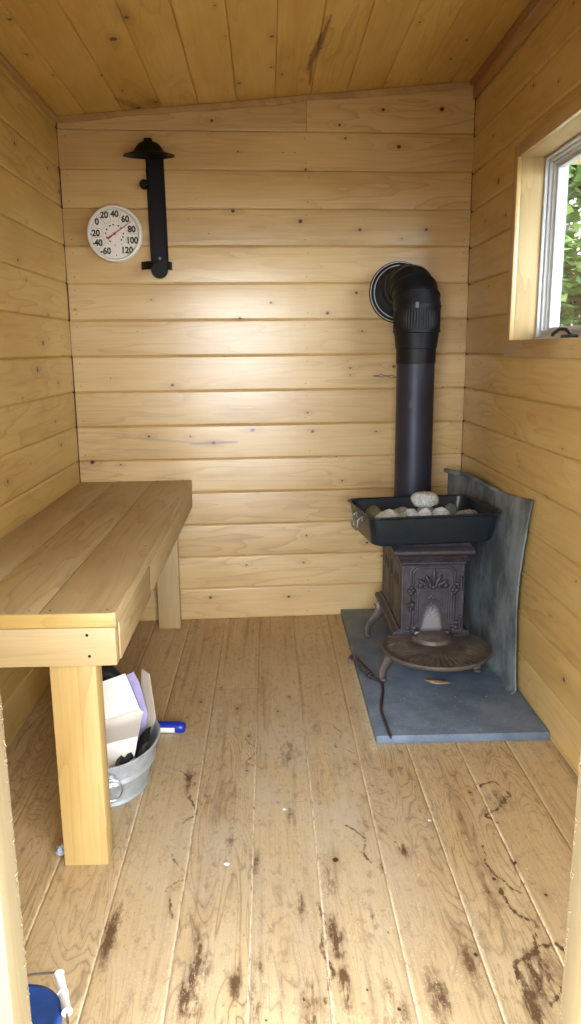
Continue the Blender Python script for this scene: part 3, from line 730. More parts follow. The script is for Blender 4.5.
def ring_loft(b, rings):
    """stack of rectangular rings (x0,x1,y0,y1,z) skinned together and capped"""
    vs = []; fs = []
    for x0, x1, y0, y1, z in rings: vs += [(x0, y0, z), (x1, y0, z), (x1, y1, z), (x0, y1, z)]
    for k in range(len(rings) - 1):
        for i in range(4):
            j = (i + 1) % 4; fs.append((4 * k + i, 4 * k + j, 4 * k + 4 + j, 4 * k + 4 + i))
    fs.append((3, 2, 1, 0)); q = 4 * (len(rings) - 1); fs.append((q, q + 1, q + 2, q + 3)); b.add(vs, fs)
b = MB(); e = lambda d, z: (SX0 - d, SX1 + d * .35, SY - d * 1.2 + .008, SYB + d, z)
ring_loft(b, [e(.002, .455), e(.006, .462), e(.006, .468), e(.012, .474), e(.018, .488), e(.026, .502), e(.032, .510)])
for i in range(22):                                     # acanthus frieze, repeated leaf
    x = SX0 - .010 + (SX1 - SX0 + .02) * (i + .5) / 22
    b.ell((x, SY - .011, .488), .0062, .0045, .0125, M=Matrix.Rotation(.5, 4, 'X'), seg=10); b.ell((x + .006, SY - .005, .476), .004, .003, .005, seg=8)
b.build('frieze', M['iron'], stv, smooth=30)
b = MB(); e2 = lambda d, z: (SX0 - d, SX1 + d * .35 + .002, SY - d - .028 + .008, SYB + .03, z)
ring_loft(b, [e2(.030, .510), e2(.044, .516), e2(.047, .520), e2(.047, .531), e2(.043, .535), e2(.020, .546), e2(.014, .556), e2(.008, .562)])
b.build('top_plate', M['iron'], stv, smooth=30, attrs={'wear': [.0] * 8 + [.0] * 4 + [.28] * 4 + [.15] * 4 + [0] * 12})
b = MB(); e3 = lambda d, z: (SX0 - d, SX1 + d, SY + .030 - d * .2, SYB + d * .6, z)
ring_loft(b, [e3(.024, .146), e3(.030, .150), e3(.030, .164), e3(.026, .170), e3(.012, .172), e3(.004, .178)])
b.build('base_skirt', M['iron'], stv, smooth=30)
# ash shelf: half-round plate with radial flutes
AX, AY, AZ = .646, 2.800, .158
b = MB(); na, nr = 180, 22; P = []
def shelf_r(a):
    r = 1 / math.sqrt((math.cos(a) / .213) ** 2 + (math.sin(a) / .212) ** 2)
    if math.sin(a) > 0: r = min(r, .118 / max(math.sin(a), 1e-3)) if math.sin(a) > .2 else r
    return r
for i in range(na + 1):
    a = 2 * PI * i / na; R0 = shelf_r(a); row = [Vector((AX, AY, AZ - .02)), Vector((AX + R0 * .80 * math.cos(a), AY + R0 * .80 * math.sin(a), AZ - .022)), Vector((AX + R0 * .97 * math.cos(a), AY + R0 * .97 * math.sin(a), AZ - .018)),
                                             Vector((AX + R0 * math.cos(a), AY + R0 * math.sin(a), AZ - .010)), Vector((AX + R0 * .995 * math.cos(a), AY + R0 * .995 * math.sin(a), AZ - .001))]
    for k in range(nr, -1, -1):
        q = k / nr * .975; fl = .5 + .5 * math.cos(a * 46); amp = .0065 * max(0, min(1, (q - .45) / .12)) * max(0, min(1, (.95 - q) / .06))
        z = AZ + .004 - .006 * q * q - amp * fl + (.003 if q > .95 else 0)
        row.append(Vector((AX + R0 * q * math.cos(a), AY + R0 * q * math.sin(a), z)))
    P.append(row)
b.grid(P, flip=False); shelf = b.build('ash_shelf', M['rusty'], stv, smooth=50)
b = MB(); P = []
for i in range(41):
    a = PI + PI * i / 40; c, s = math.cos(a), math.sin(a)
    P.append([Vector((AX - .002 + r * .082 * c, 2.875 + r * .085 * s, z)) for r, z in ((1.02, .157), (1.0, .166), (.93, .176), (.82, .178), (.70, .186), (.55, .190), (0, .190))])
b.grid(P); b.box(AX - .072, AX + .068, 2.872, 2.885, .156, .19, .003); tag(b.build('ash_lid', M['rusty'], shelf, smooth=40))
def leg(x0, y0, z0, x1, y1):
    b = MB(); pts = []; rs = []
    for i in range(15):
        t = i / 14; k = math.sin(t * PI)
        pts.append((x0 + (x1 - x0) * t ** 1.3 - (x1 - x0) * .22 * math.sin(2 * PI * t) , y0 + (y1 - y0) * t ** 1.2, z0 + (.040 - z0) * t)); rs.append(.033 - .017 * min(1, t * 1.5) + .001 * k)
    b.tube(pts, rs, 12, flat=.62); b.ell((x1, y1 - .002, .0395), .0165, .020, .0085)
    return b.build('leg', M['rusty'], stv)
leg(.478, 2.850, .150, .432, 2.768); leg(.795, 2.885, .150, .823, 2.832); leg(.497, 3.33, .165, .434, 3.24); leg(.806, 3.33, .165, .862, 3.24)

# ------------------------------------------------------------------ stovepipe
PX, PY, PRr = .645, 3.36, .082
sp = empty('stovepipe', (PX, PY, .562), 'black stovepipe rising from the stove and turning into the back wall', 'stovepipe')
b = MB(); b.lathe([(PRr, .560), (PRr, 1.305), (PRr - .002, 1.305)], (PX, PY, 0), 56); b.tube([(PX - .062, PY + .0555, .6), (PX - .062, PY + .0555, 1.29)], .0022, 6); b.lathe([(PRr + .001, .562), (PRr + .006, .565), (PRr + .006, .585), (PRr + .001, .588)], (PX, PY, 0), 56)
pipe = b.build('pipe', M['pipe'], sp)
b = MB(); b.box(PX - .036, PX - .026, PY - .0775, PY - .0735, 1.05, 1.085, .0005); tag(b.build('sticker_remnant', M['sticker'], pipe))
b = MB(); RE = .100
b.lathe([(PRr - .001, 1.235), (PRr + .003, 1.236), (PRr + .003, 1.300), (PRr + .007, 1.302), (PRr + .007, 1.308), (RE - .004, 1.365), (RE + .002, 1.368), (RE + .002, 1.376), (RE - .002, 1.378)], (PX, PY, 0), 56)
b.build('reducer', M['elbow'], sp)
b = MB(); vs = []; n = 416
P = []
for i in range(n + 1):                                  # crimped lower collar of the elbow
    a = 2 * PI * i / n; row = []
    for z in (1.374, 1.380, 1.388, 1.42, 1.452, 1.462, 1.470, 1.478):
        cr = .0026 * (.5 + .5 * math.cos(a * 52)) if 1.385 < z < 1.455 else 0
        r = RE - cr + (.002 if z > 1.465 else 0); row.append(Vector((PX + r * math.cos(a), PY + r * math.sin(a), z)))
    P.append(row)
b.grid(P, flip=False); b.build('crimped_collar', M['elbow'], sp, smooth=25)
b = MB(); BR = .088; EZ = 1.478; ex = -.03; P = []; segs = 4; path = []
for g in range(segs + 1):
    th_ = PI / 2 * g / segs; path.append((Vector((PX + ex * (1 - math.cos(th_)), PY + BR * (1 - math.cos(th_)), EZ + BR * math.sin(th_))), Vector((0, math.sin(th_), math.cos(th_)))))
rows = []
for g in range(segs + 1):
    c, tdir = path[g]; nrm = Vector((0, tdir.z, -tdir.y)); rad = RE - .008 * g / segs
    for dr, off in ((0, -.004), (.0035, -.003), (.0035, .003), (0, .004)):
        rows.append([c + tdir * off + (Vector((1, 0, 0)) * math.cos(2 * PI * k / 56) - nrm * math.sin(2 * PI * k / 56) * 1) * (rad + dr) for k in range(57)])
c, tdir = path[-1]; rows.append([Vector((c.x, yb(.61) - .004, c.z)) + (Vector((1, 0, 0)) * math.cos(2 * PI * k / 56) - Vector((0, 0, -1)) * math.sin(2 * PI * k / 56)) * .088 for k in range(57)])
b.grid(rows, flip=True); b.build('elbow', M['elbow'], sp, smooth=25)
b = MB(); b.box(PX - .026, PX - .012, PY - RE - .0028, PY - RE + .004, 1.466, 1.490, .0005); tag(b.build('label_scrap', M['sticker'], sp))
CX_, CZ_ = .610, 1.553
YC = yb(.610)
b = MB(); b.lathe([(.03, -.006), (.03, -.040), (.112, -.040), (.118, -.032), (.118, -.024), (.128, -.024), (.136, -.018), (.138, -.010), (.138, -.002), (.09, -.002)][::-1], (CX_, YC, CZ_), 64, 'y'); b.build('wall_collar', M['blackpaint'], sp)
b = MB()
for r, y in ((.117, -.034), (.132, -.022)):
    b.tube([(CX_ + r * math.cos(2 * PI * k / 64), YC + y, CZ_ + r * math.sin(2 * PI * k / 64)) for k in range(64)], .0024, 6, closed=True)
b.build('bright_ring', M['bright'], sp)
# short wire tie between wall and pipe
ch = empty('wire_chain', (.496, yb(.496), 1.177), 'short thin wire chain between the back wall and the stovepipe', 'chain')
for k in range(5):
    c = (.510 + k * .0165, yb(.496) - .026 - .040 * k, 1.177 + .002 * math.sin(k)); rot = (k % 2) * 1.3 + .2
    b = MB(); b.tube([(c[0] + .0115 * math.cos(2 * PI * q / 20), c[1] + .0062 * math.sin(2 * PI * q / 20) * math.cos(rot), c[2] + .0062 * math.sin(2 * PI * q / 20) * math.sin(rot)) for q in range(20)], .0019, 6, closed=True); b.build('chain_link', M['wire'], ch)
b = MB(); b.tube([(.496, yb(.496) + .002, 1.177), (.496, yb(.496) - .018, 1.177), (.504, yb(.496) - .022, 1.177)], .002, 6); b.build('wall_hook', M['wire'], ch)
b = MB(); b.tube([(.578, 3.445, 1.177), (.588, 3.425, 1.177), (.594, 3.4155, 1.177)], .002, 6); b.build('pipe_hook', M['wire'], ch)

# ------------------------------------------------------------------ roasting pan with stones
pan_rot = math.radians(7.0); PC = Vector((.612, 2.992, .5625)); Mp = Matrix.Translation(PC) @ Matrix.Rotation(pan_rot, 4, 'Z')
pan = empty('roasting_pan', PC, 'dark oblong roasting pan full of stones on top of the stove', 'pan')
def rrect(hx, hy, r, n=8):
    pts = []
    for cx, cy, a0 in ((hx - r, hy - r, 0), (-hx + r, hy - r, PI / 2), (-hx + r, -hy + r, PI), (hx - r, -hy + r, 1.5 * PI)):
        for k in range(n + 1):
            a = a0 + PI / 2 * k / n; pts.append((cx + r * math.cos(a), cy + r * math.sin(a)))
    return pts
prof = [(.0, .0, .06, 0), (.232, .164, .05, .0), (.238, .170, .05, .004), (.243, .175, .05, .012), (.258, .190, .045, .108), (.264, .196, .045, .113), (.268, .200, .045, .116), (.268, .200, .045, .120),
        (.262, .194, .045, .121), (.255, .187, .045, .116), (.240, .172, .05, .014), (.232, .164, .05, .006), (.0, .0, .06, .006)]
b = MB(); rows = []
for hx, hy, r, z in prof:
    pts = rrect(max(hx, .061), max(hy, .061), r) if hx else [(0, 0)] * 36
    pts = pts + [pts[0]]; rows.append([Mp @ Vector((x, y, z)) for x, y in pts])
b.grid(rows, flip=True); body = b.build('pan_body', M['enamel'], pan, smooth=40)
for s in (-1, 1):
    b = MB(); q = []
    for y, z, o in ((-.045, .088, .262), (-.047, .080, .274), (-.046, .050, .276), (-.036, .040, .276), (.036, .040, .276), (.046, .050, .276), (.047, .080, .274), (.045, .088, .262)): q.append(Mp @ Vector((s * o, y, z)))
    b.tube(q, .0042, 8)
    for y in (-.045, .045):
        bb = bmesh.new(); bmesh.ops.create_cube(bb, size=1); bb.transform(Matrix.Translation((s * .2595, y, .088)) @ Matrix.Diagonal((.006, .028, .024, 1))); b.bm(bb, M=Mp)
    b.build('pan_handle', M['scuff'], pan)
for y in (-.045, .0, .045):
    b = MB(); b.ell(Mp @ Vector((.2515, y, .086)), .003, .005, .005, seg=10); b.build('rivet', M['scuff'], pan)

def rock(x, y, z, rx, ry, rz, seed, mat, label, name='sauna_stone', rot=0.0, tilt=0.0):
    bm = bmesh.new(); bmesh.ops.create_icosphere(bm, subdivisions=4, radius=1); sv = Vector((seed * 3.7, seed * 1.3, seed * .7))
    for v in bm.verts:
        p = v.co.normalized(); d = 1 + .16 * mnoise.noise(p * 1.1 + sv) + .07 * mnoise.noise(p * 2.6 + sv) + .02 * mnoise.noise(p * 7 + sv)
        v.co = p * d
    T = Matrix.Translation((x, y, z)) @ Matrix.Rotation(rot, 4, 'Z') @ Matrix.Rotation(tilt, 4, 'Y') @ Matrix.Diagonal((rx, ry, rz, 1)); b = MB(); b.bm(bm, M=T)
    o = b.build(name, mat, base=(x, y, z), smooth=80); return tag(o, label, 'stone', 'stones in the roasting pan')
ZP = .577
rock(.617, 2.955, .713, .056, .046, .0335, 1, M['granite'], 'largest speckled stone, on top of the pile in front of the pipe', rot=.2, tilt=.06)
rock(.470, 2.930, ZP + .052, .058, .048, .050, 2, M['pale'], 'white stone at the left end of the pan')
rock(.525, 2.915, ZP + .046, .026, .034, .044, 3, M['granite'], 'small pale stone right of the white stone at left')
rock(.558, 2.935, ZP + .054, .034, .042, .054, 4, M['bluish'], 'bluish egg-sized stone left below the top stone')
rock(.608, 2.905, ZP + .056, .042, .042, .056, 5, M['pale'], 'rounded pale stone directly under the top stone')
rock(.676, 2.925, ZP + .055, .039, .042, .055, 6, M['bluish'], 'bluish white stone right below the top stone')
rock(.727, 2.985, ZP + .055, .034, .040, .055, 7, M['green'], 'dark green-grey stone right of the pale ones')
rock(.782, 2.945, ZP + .047, .052, .044, .046, 8, M['greyst'], 'wide flat grey stone near the right end of the pan')
rock(.825, 2.998, ZP + .040, .026, .032, .038, 9, M['pale'], 'smallest light stone at the right end of the pan')
rock(.424, 3.02, ZP + .050, .036, .050, .050, 10, M['olive'], 'olive stone in the left rear corner of the pan')
rock(.640, 3.028, ZP + .05, .05, .034, .05, 11, M['greyst'], 'grey stone hidden behind the top stone')
rock(.545, 3.045, ZP + .045, .045, .045, .045, 12, M['greyst'], 'grey stone at the rear of the pan, left of the pipe')

# ------------------------------------------------------------------ grey heat shield sheet
def lerp_pts(tab, q):
    for (a, p), (c, r) in zip(tab[:-1], tab[1:]):
        if q <= c: t = (q - a) / (c - a); t = t * t * (3 - 2 * t) * .5 + t * .5; return [p[i] + (r[i] - p[i]) * t for i in range(len(p))]
    return list(tab[-1][1])
# q: 0 front edge .. 1 rear edge ; (x, y, top z)
TOP = [(0, (.920, 2.598, .772)), (.14, (.921, 2.72, .755)), (.32, (.919, 2.93, .736)), (.55, (.909, 3.18, .748)), (.72, (.899, 3.34, .748)), (.86, (.880, 3.48, .735)), (1, (.853, 3.565, .735))]
BOT = [(0, (.909, 2.625)), (.14, (.905, 2.72)), (.32, (.897, 2.93)), (.55, (.894, 3.18)), (.72, (.889, 3.34)), (.86, (.872, 3.47)), (1, (.852, 3.545))]
b = MB(); P = []; NU = 64
for i in range(NU + 1):
    q = i / NU; x1, y1, zt = lerp_pts(TOP, q); x0, y0 = lerp_pts(BOT, q); row = []
    wob = mnoise.noise(Vector((q * 7, 1.7, .3)))
    for x, z in ((-.020, .0345), (-.014, .0345), (-.006, .038), (-.001, .047)): row.append(Vector((x0 + x, y0, z)))
    for k in range(1, 33):
        t = k / 32; z = .047 + (zt - .047) * t; edge = max(0, 1 - q / .12)
        yy = y0 + (y1 - y0) * t + edge * (.040 * math.sin(PI * t) + .004 * mnoise.noise(Vector((0, 9, z * 26))))
        xx = x0 + (x1 - x0) * t - .010 * math.sin(PI * t) * (1 - .5 * q) + .003 * mnoise.noise(Vector((q * 5, z * 6, 2)))
        row.append(Vector((xx, yy, z)))
    fw = .030 + .010 * wob                              # hand-rolled top lip
    for k in range(1, 8):
        a = k / 7 * 2.0; lx = -math.sin(a) * fw * .5; lz = (math.cos(a) - 1) * .010 + math.sin(a) * .010
        if q < .45: s = min(1, (.45 - q) / .12); lx *= (1 - 1.25 * s); lz += .004 * s * k / 7; lx = min(lx, .925 - x1)
        row.append(Vector((x1 + lx * 1.5, y1 - (0.02 if q > .8 else 0) * k / 7, zt + lz)))
    P.append(row)
b.slab(P, .005)
sh = b.build('heat_shield', M['sheet'], base=(.90, 3.0, .031), smooth=60); tag(sh, 'curled grey metal heat shield leaning on the right wall behind the stove', 'heat shield')

# ------------------------------------------------------------------ poker, chip
pk = empty('fire_poker', (.385, 2.6, .031), 'bent iron fire poker lying on the left edge of the grey slab', 'poker')
b = MB(); b.tube([(.386, 2.782, .046), (.414, 2.755, .0385), (.424, 2.728, .037), (.417, 2.66, .037), (.400, 2.58, .037), (.387, 2.505, .037), (.388, 2.44, .037), (.3895, 2.36, .037), (.391, 2.31, .037)], [.007, .007, .0065, .006, .0058, .0055, .0055, .005, .0045], 10)
b.build('shaft', M['iron'], pk)
b = MB(); hp = [(.350, 2.935, .0445), (.358, 2.895, .045), (.372, 2.835, .046), (.389, 2.778, .046)]
b.tube(hp, [.009, .0125, .012, .009], 12)
for k in range(9):                                      # coiled spring grip
    t = k / 8; i = min(2, int(t * 3)); f = t * 3 - i; c = Vector(hp[i]).lerp(Vector(hp[i + 1]), f); dr = (Vector(hp[i + 1]) - Vector(hp[i])).normalized(); s1 = dr.orthogonal().normalized(); s2 = dr.cross(s1)
    b.tube([c + (s1 * math.cos(2 * PI * m / 14) + s2 * math.sin(2 * PI * m / 14)) * .0118 for m in range(14)], .002, 5, closed=True)
b.build('grip', M['iron'], pk)
b = MB(); b.tube([(.349, 2.945, .044), (.345, 2.985, .043), (.337, 2.995, .042), (.327, 2.972, .040), (.322, 2.945, .038)], [.008, .008, .0085, .0095, .010], 10); b.build('hook', M['rusty'], pk)
b = MB(); T = Matrix.Translation((.640, 2.735, .0365)) @ Matrix.Rotation(-.32, 4, 'Z'); bm = bmesh.new(); bmesh.ops.create_icosphere(bm, subdivisions=3, radius=1)
for v in bm.verts:
    k = 1 - .75 * abs(v.co.x) ** 1.6; v.co = Vector((v.co.x * .054, v.co.y * .018 * k + .006 * v.co.x ** 2 + .003 * mnoise.noise(v.co * 4), v.co.z * .0055 * (k + .1) + .0012 * mnoise.noise(v.co * 6)))
b.bm(bm, M=T, grain='x'); tag(b.build('wood_chip', M['chip'], base=(.64, 2.735, .031)), 'flat splinter of bark lying on the slab under the stove shelf', 'wood chip')

# ------------------------------------------------------------------ galvanised tub and its contents
BC = Vector((-.493, 2.145, 0.0)); BR0, BR1, BH = .104, .140, .149; OV = 1.32
tub = empty('metal_tub', BC, 'oval galvanised metal tub on the floor behind the front bench leg', 'tub')
b = MB(); rr = lambda z: BR0 + (BR1 - BR0) * z / BH
b.lathe([(0, .008), (rr(0) - .008, .008), (rr(0) - .004, .001), (rr(0) + .003, .001), (rr(0) + .005, .006), (rr(0) + .001, .012), (rr(.07), .070), (rr(.07) + .005, .076), (rr(.09) + .006, .084), (rr(.09) + .001, .094),
         (rr(.11), .11), (rr(BH), BH - .004), (rr(BH) + .006, BH - .003), (rr(BH) + .008, BH + .002), (rr(BH) + .004, BH + .006), (rr(BH) - .002, BH + .002), (rr(.1) - .003, .1), (rr(.012) - .004, .012), (0, .011)], BC, 72, M=Matrix.Diagonal((1, OV, 1)))
b.build('tub_body', M['galv'], tub)
ha = math.radians(-76)                                   # handle faces the doorway
er = Vector((math.cos(ha), math.sin(ha), 0)); et = Vector((-er.y, er.x, 0)); hb = BC + Vector((er.x, er.y * OV, 0)) * (rr(.12) + .005) + Vector((0, 0, .118))
b = MB(); b.ell(hb, .012, .012, .014); b.build('handle_ear', M['galv'], tub)
b = MB(); b.tube([hb + er * .010 + et * (.030 * math.sin(2 * PI * k / 32)) + Vector((0, 0, -.030 + .032 * math.cos(2 * PI * k / 32))) + er * .004 for k in range(32)], .0028, 8, closed=True); b.build('ring_handle', M['bright'], tub)

def sheet(name, pts_rows, th, mat, label, cat, base):
    b = MB(); b.slab([[Vector(p) for p in r] for r in pts_rows], th); return tag(b.build(name, mat, base=base, smooth=20), label, cat)
# white folded carton: upper flap, shaded middle panel, lower panel
b = MB()
rows = [[(-.545, 2.203, 0.298), (-.450, 2.203, 0.332)], [(-.535, 2.163, 0.192), (-.407, 2.173, 0.232)], [(-.540, 2.203, 0.166), (-.402, 2.213, 0.198)], [(-.540, 2.078, 0.152), (-.400, 2.088, 0.180)], [(-.530, 2.033, 0.076), (-.408, 2.048, 0.124)]]
# keep the carton inside the tub rim: lower edge rests within the tub
b.slab([[Vector(r[0]).lerp(Vector(r[1]), k / 6) for k in range(7)] for r in rows], .0025)
tag(b.build('folded_carton', M['paper'], base=(-.48, 2.15, .07), smooth=10), 'white folded card carton sticking up out of the tub', 'carton')
sheet('violet_sleeve', [[(-.450, 2.239, 0.070), (-.452, 2.239, 0.312)], [(-.438, 2.230, 0.070), (-.430, 2.232, 0.325)], [(-.420, 2.222, 0.070), (-.412, 2.222, 0.292)], [(-.408, 2.212, 0.070), (-.390, 2.214, 0.195)]], .003, M['lilac'], 'thin violet plastic sleeve standing behind the white carton', 'sleeve', (-.44, 2.214, 0.100))
sheet('cardboard_strip', [[(-.430, 2.275, 0.050), (-.410, 2.280, 0.312)], [(-.418, 2.255, 0.050), (-.386, 2.260, 0.305)], [(-.412, 2.235, 0.050), (-.368, 2.235, 0.165)]], .004, M['kraft'], 'grey-beige cardboard strip standing at the right side of the tub', 'cardboard', (-.42, 2.250, 0.060))
b = MB(); b.tube([(-.595, 2.228, 0.060), (-.60, 2.268, 0.180), (-.595, 2.293, 0.250), (-.56, 2.298, 0.288), (-.515, 2.293, 0.292), (-.486, 2.283, 0.268), (-.476, 2.268, 0.190), (-.485, 2.248, 0.060)], [.02, .028, .032, .032, .028, .022, .02, .02], 14)
tag(b.build('black_bag', M['blackp'], base=(-.58, 2.308, 0.070)), 'black plastic bag loop at the back of the tub, under the bench', 'bag')
b = MB(); b.slab([[Vector((-.455 + .075 * i / 8, 2.012 + .12 * (i / 8) ** 2 + dy, .110 + .035 * (i / 8) + .005 * math.sin(i * 2.1) + dz)) for dy, dz in ((-.0, 0), (.03, .012), (.06, .015))] for i in range(9)], .006)
tag(b.build('black_wrapper', M['blackp'], base=(-.46, 2.07, .12)), 'crumpled black wrapper along the near rim inside the tub', 'wrapper')
lt = empty('plastic_tube', (-.39, 2.454, 0), 'blue plastic tube with a white label lying on the floor behind the tub', 'tube')
L0, L1 = Vector((-.478, 2.462, .0205)), Vector((-.302, 2.447, .0205)); ax = (L1 - L0).normalized()
b = MB(); b.tube([L0.lerp(L1, t) for t in (0, .02, .06, .5, .88, .96, .99, 1)], [.008, .015, .019, .0195, .020, .0185, .013, .006], 18); b.build('barrel', M['bluep'], lt)
b = MB(); q0, q1 = L0.lerp(L1, .30), L0.lerp(L1, .80); up = Vector((0, 0, 1)); sd_ = ax.cross(up).normalized(); P = []
for t in np.linspace(0, 1, 9):
    c = q0.lerp(q1, t); P.append([c + (sd_ * math.cos(a) + up * math.sin(a)) * .0202 for a in np.linspace(-.85, .30, 7)])
b.slab(P, .0005); tag(b.build('label_band', M['whitep'], lt), 'white label')

# ------------------------------------------------------------------ blue pail by the doorway
PCn = Vector((-.498, 1.040, 0)); ph = .198
pail = empty('blue_pail', PCn, 'blue plastic pail half hidden by the left door jamb', 'pail')
def rr_rows(b, prof, flip=False):
    rows = []
    for h, r, z in prof:
        pts = rrect(h, h, r, 10) if h else [(0, 0)] * 44
        rows.append([PCn + Vector((x, y, z)) for x, y in pts + pts[:1]])
    b.grid(rows, flip=flip)
b = MB(); rr_rows(b, [(0, 0, .0006), (.096, .05, .0006), (.102, .055, .006), (.124, .066, ph - .022), (.0, .0, ph - .022)], True); b.build('pail_body', M['pail'], pail, smooth=50)
b = MB(); rr_rows(b, [(.125, .067, ph - .024), (.131, .072, ph - .022), (.132, .073, ph - .008), (.129, .070, ph - .001), (.122, .065, ph), (.114, .060, ph - .004), (.09, .05, ph - .003), (.05, .045, ph + .001), (0, 0, ph + .002)], True); b.build('lid', M['pail'], pail, smooth=60)
zb_ = ph - .004
bw = [(-.520, 1.176, zb_ - .02), (-.500, 1.180, zb_), (-.440, 1.190, zb_ + .004), (-.400, 1.192, zb_ + .004), (-.390, 1.180, zb_ + .004), (-.359, 1.108, zb_ + .004), (-.351, 1.085, zb_ + .003), (-.350, 1.02, zb_), (-.375, .945, zb_), (-.44, .905, zb_), (-.500, .900, zb_), (-.520, .904, zb_ - .02)]
b = MB(); b.tube(bw, .0022, 8); b.build('bail_wire', M['wire'], pail)
g0, g1 = Vector((-.394, 1.190, zb_ + .004)), Vector((-.357, 1.104, zb_ + .004)); dd = g1 - g0
gd = [0, .02, .05, .48, .49, .53, .54, .95, .98, 1]; gr = [.006, .0095, .008, .008, .0095, .0095, .008, .008, .0095, .007]
b = MB(); b.tube([g0 + dd * t for t in gd], gr, 16); tag(b.build('grip', M['whitep'], pail), 'white plastic grip')

# ------------------------------------------------------------------ small litter
def scrap(x, y, s, seed, mat, name, label, cat, z=.0005, flat=.25):
    bm = bmesh.new(); bmesh.ops.create_icosphere(bm, subdivisions=3, radius=1)
    for v in bm.verts:
        p = v.co.copy(); d = 1 + .5 * mnoise.noise(p * 1.8 + Vector((seed, 0, 0))) + .25 * mnoise.noise(p * 5 + Vector((0, seed, 0))); v.co = Vector((p.x * s * d, p.y * s * .8 * d, (p.z + 1) * s * flat * d))
    b = MB(); b.bm(bm, M=Matrix.Translation((x, y, z))); return tag(b.build(name, mat, base=(x, y, z), smooth=30), label, cat)
scrap(-.562, 1.80, .017, 3, M['lint'], 'lint_ball', 'tuft of pale blue lint at the foot of the front bench leg', 'lint', flat=.7)
scrap(-.124, 1.742, .007, 5, M['whitep'], 'paper_scrap', 'white paper scrap left of the middle floor board', 'scrap')
scrap(.030, 1.975, .005, 8, M['whitep'], 'paper_scrap', 'tiny white paper scrap near the middle of the floor', 'scrap')
scrap(.437, 1.905, .005, 9, M['whitep'], 'paper_scrap', 'white scrap on the floor in front of the slab', 'scrap')
V = []; F = []
def flake(x, y, z, s):
    a = random.uniform(0, 2 * PI); c, d = math.cos(a) * s, math.sin(a) * s; k = len(V); q = random.uniform(.3, .9)
    V.extend([(x - c, y - d, z), (x + d * q, y - c * q, z), (x + c, y + d, z + s * .3), (x - d * q, y + c * q, z), (x, y, z + s * .8)]); F.extend([(k, k + 1, k + 4), (k + 1, k + 2, k + 4), (k + 2, k + 3, k + 4), (k + 3, k, k + 4), (k + 3, k + 2, k + 1, k)])
for _ in range(2600):
    m = random.random()
    if m < .22: k = random.choice([0, 0, 1, 1, 2, 3, 3, 4, 4, 5]); x = FX + k * PF + random.gauss(0, .010); y = random.uniform(1.15, 2.3)
    elif m < .60: x = .338 + random.gauss(0, .012); x = min(x, .343); y = random.uniform(2.3, 3.0)
    elif m < .72: x = random.uniform(.33, .90); y = 2.328 - abs(random.gauss(0, .025))
    elif m < .78: x = random.uniform(.36, .88); y = random.uniform(2.35, 2.72)
    else: x = random.uniform(-.45, .75); y = random.uniform(1.15, 2.4)
    on = .347 < x < .929 and 2.335 < y < 3.6
    flake(x, y, .0312 if on else .0004, random.uniform(.0007, .0019))
me = bpy.data.meshes.new('sawdust'); me.from_pydata(V, [], F); o = link('sawdust', me, M['dust'], smooth=0); tag(o, 'pale sawdust and shavings strewn along the floor seams', 'sawdust', kind='stuff')

# ------------------------------------------------------------------ outside
b = MB(); G = []
for i in range(41):
    G.append([Vector((-20 + i, -20 + j, -.16 + .05 * mnoise.noise(Vector((i * .4, j * .4, 0))))) for j in range(41)])
b.grid(G, flip=True); o = b.build('ground_outside', M['ground']); o['kind'] = 'structure'  # gravel out of frame, added; its tone sets the daylight bounced indoors
def tree(x, y, h, r, nl, seed, label):
    rd = random.Random(seed); root = empty('leafy_tree', (x, y, -.16), label, 'tree', 'trees outside the window')
    b = MB(); b.tube([(x + .06 * math.sin(k * 1.3 + seed), y + .05 * math.cos(k * 1.1), -.16 + h * .95 * k / 8) for k in range(9)], [.11 - .011 * k for k in range(9)], 10)
    tips = []
    for k in range(26):
        z = h * rd.uniform(.16, .92); a = rd.uniform(0, 2 * PI); L = r * rd.uniform(.6, 1.0) * (1.1 - .6 * z / h)
        p0 = Vector((x, y, z)); p1 = p0 + Vector((math.cos(a) * L, math.sin(a) * L, L * rd.uniform(-.05, .4))); b.tube([p0, p0.lerp(p1, .5) + Vector((0, 0, .05)), p1], [.025, .015, .005], 6); tips.append((p0, p1))
    b.build('trunk', M['bark'], root)
    vs = []; fs = []; tn = []
    for k in range(nl):
        p0, p1 = rd.choice(tips); c = p0.lerp(p1, rd.uniform(.2, 1.1)) + Vector((rd.gauss(0, .15), rd.gauss(0, .15), rd.gauss(0, .12)))
        s = rd.uniform(.05, .095); a = Vector((rd.gauss(0, 1), rd.gauss(0, 1), rd.gauss(0, .35))).normalized(); bb = a.cross(Vector((rd.gauss(0, .5), rd.gauss(0, .5), 1))).normalized(); nn = a.cross(bb)
        i = len(vs); vs += [c - a * s, c - a * s * .2 + bb * s * .75 + nn * s * .2, c + a * s * .2 + bb * s * .25, c + a * s * 1.1, c + a * s * .2 - bb * s * .25, c - a * s * .2 - bb * s * .75 + nn * s * .2]
        fs += [(i, i + 1, i + 2, i + 3), (i, i + 3, i + 4, i + 5)]; tn += [rd.random()] * 6
    b = MB(); b.add(vs, fs); b.build('foliage', M['leaf'], root, smooth=0, attrs={'bt': tn})
tree(2.5, 5.6, 5.2, 1.6, 17000, 1, 'leafy tree close outside the window')
tree(4.0, 10.8, 6.5, 2.3, 16000, 2, 'taller leafy tree farther off behind the close one')
tree(4.5, 2.2, 5.4, 1.6, 15000, 4, 'unseen leafy tree added right of the window to block sky light')  # out of view, added to hold back sky light from the window

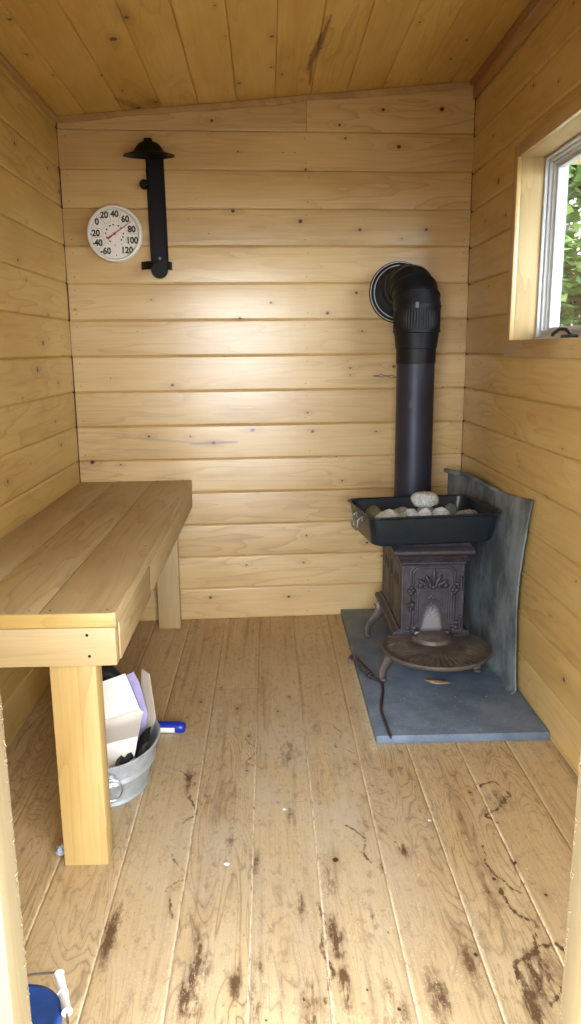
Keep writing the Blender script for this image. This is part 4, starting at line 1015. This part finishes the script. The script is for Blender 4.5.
# added, out of view: porch roof and window eave that cut the high sky light
b = MB(); b.box(-1.35, 1.25, -1.05, .845, 2.20, 2.26, .004, grain='x'); b.box(-1.35, 1.25, -1.05, -1.0, 2.10, 2.20, .004, grain='x')
o = b.build('roof_porch_added', M['siding'], smooth=0); o['kind'] = 'structure'
b = MB(); b.box(XR + .15, XR + .95, -.2, YB + .3, 2.16, 2.24, .004); o = b.build('roof_eave_added', M['siding'], smooth=0); o['kind'] = 'structure'  # unseen eave, added to dim the light through the window
for x in (-1.25, 1.15):
    b = MB(); b.box(x - .05, x + .05, -1.04, -.94, -.16, 2.2, .004, grain='z'); o = b.build('pillar_porch_added', M['siding'], smooth=0); o['kind'] = 'structure'  # posts added to carry the invented porch roof

# ------------------------------------------------------------------ light: an overcast sky through the open door and the window
w = bpy.data.worlds.new('overcast sky'); SC.world = w; w.use_nodes = True; nt = w.node_tree; bg = nt.nodes['Background']
bg.inputs[0].default_value = (.93, .97, 1.0, 1); bg.inputs[1].default_value = 6.0
def portal(name, loc, rot, sx, sy):
    l = bpy.data.lights.new(name, 'AREA'); l.shape = 'RECTANGLE'; l.size = sx; l.size_y = sy; l.cycles.is_portal = True
    o = bpy.data.objects.new(name, l); COL.objects.link(o); o.location = loc; o.rotation_euler = rot
portal('doorway_sky_portal', ((DX0 + DX1) / 2, .83, DZ / 2), (PI / 2, 0, 0), DX1 - DX0, DZ + .1)
portal('window_sky_portal', (XO + .05, (WY0 + WY1) / 2, (WZ0 + WZ1) / 2), (0, PI / 2, 0), WZ1 - WZ0, WY1 - WY0)

# ------------------------------------------------------------------ camera
cam = bpy.data.cameras.new('camera'); co = bpy.data.objects.new('camera', cam); COL.objects.link(co); SC.camera = co
PITCH, YAW, ROLL = .2093, .0282, -.0092
f = Vector((math.sin(YAW) * math.cos(PITCH), math.cos(YAW) * math.cos(PITCH), -math.sin(PITCH))); r = Vector((math.cos(YAW), -math.sin(YAW), 0)); u = r.cross(f)
r2 = r * math.cos(ROLL) + u * math.sin(ROLL); u2 = u * math.cos(ROLL) - r * math.sin(ROLL)
co.matrix_world = Matrix(((r2.x, u2.x, -f.x, 0), (r2.y, u2.y, -f.y, 0), (r2.z, u2.z, -f.z, 1.2989), (0, 0, 0, 1)))
cam.sensor_fit = 'VERTICAL'; cam.sensor_height = 36; cam.lens = 36 * 762.56 / 1024; cam.clip_start = .02
vs_ = SC.view_settings; vs_.view_transform = 'Standard'; vs_.look = 'None'; vs_.gamma = 1; vs_.use_curve_mapping = False; vs_.exposure = 1.84
SC.cycles.use_denoising = True; SC.cycles.max_bounces = 14; SC.cycles.diffuse_bounces = 10; SC.cycles.transparent_max_bounces = 12
SC.cycles.caustics_reflective = False; SC.cycles.caustics_refractive = False
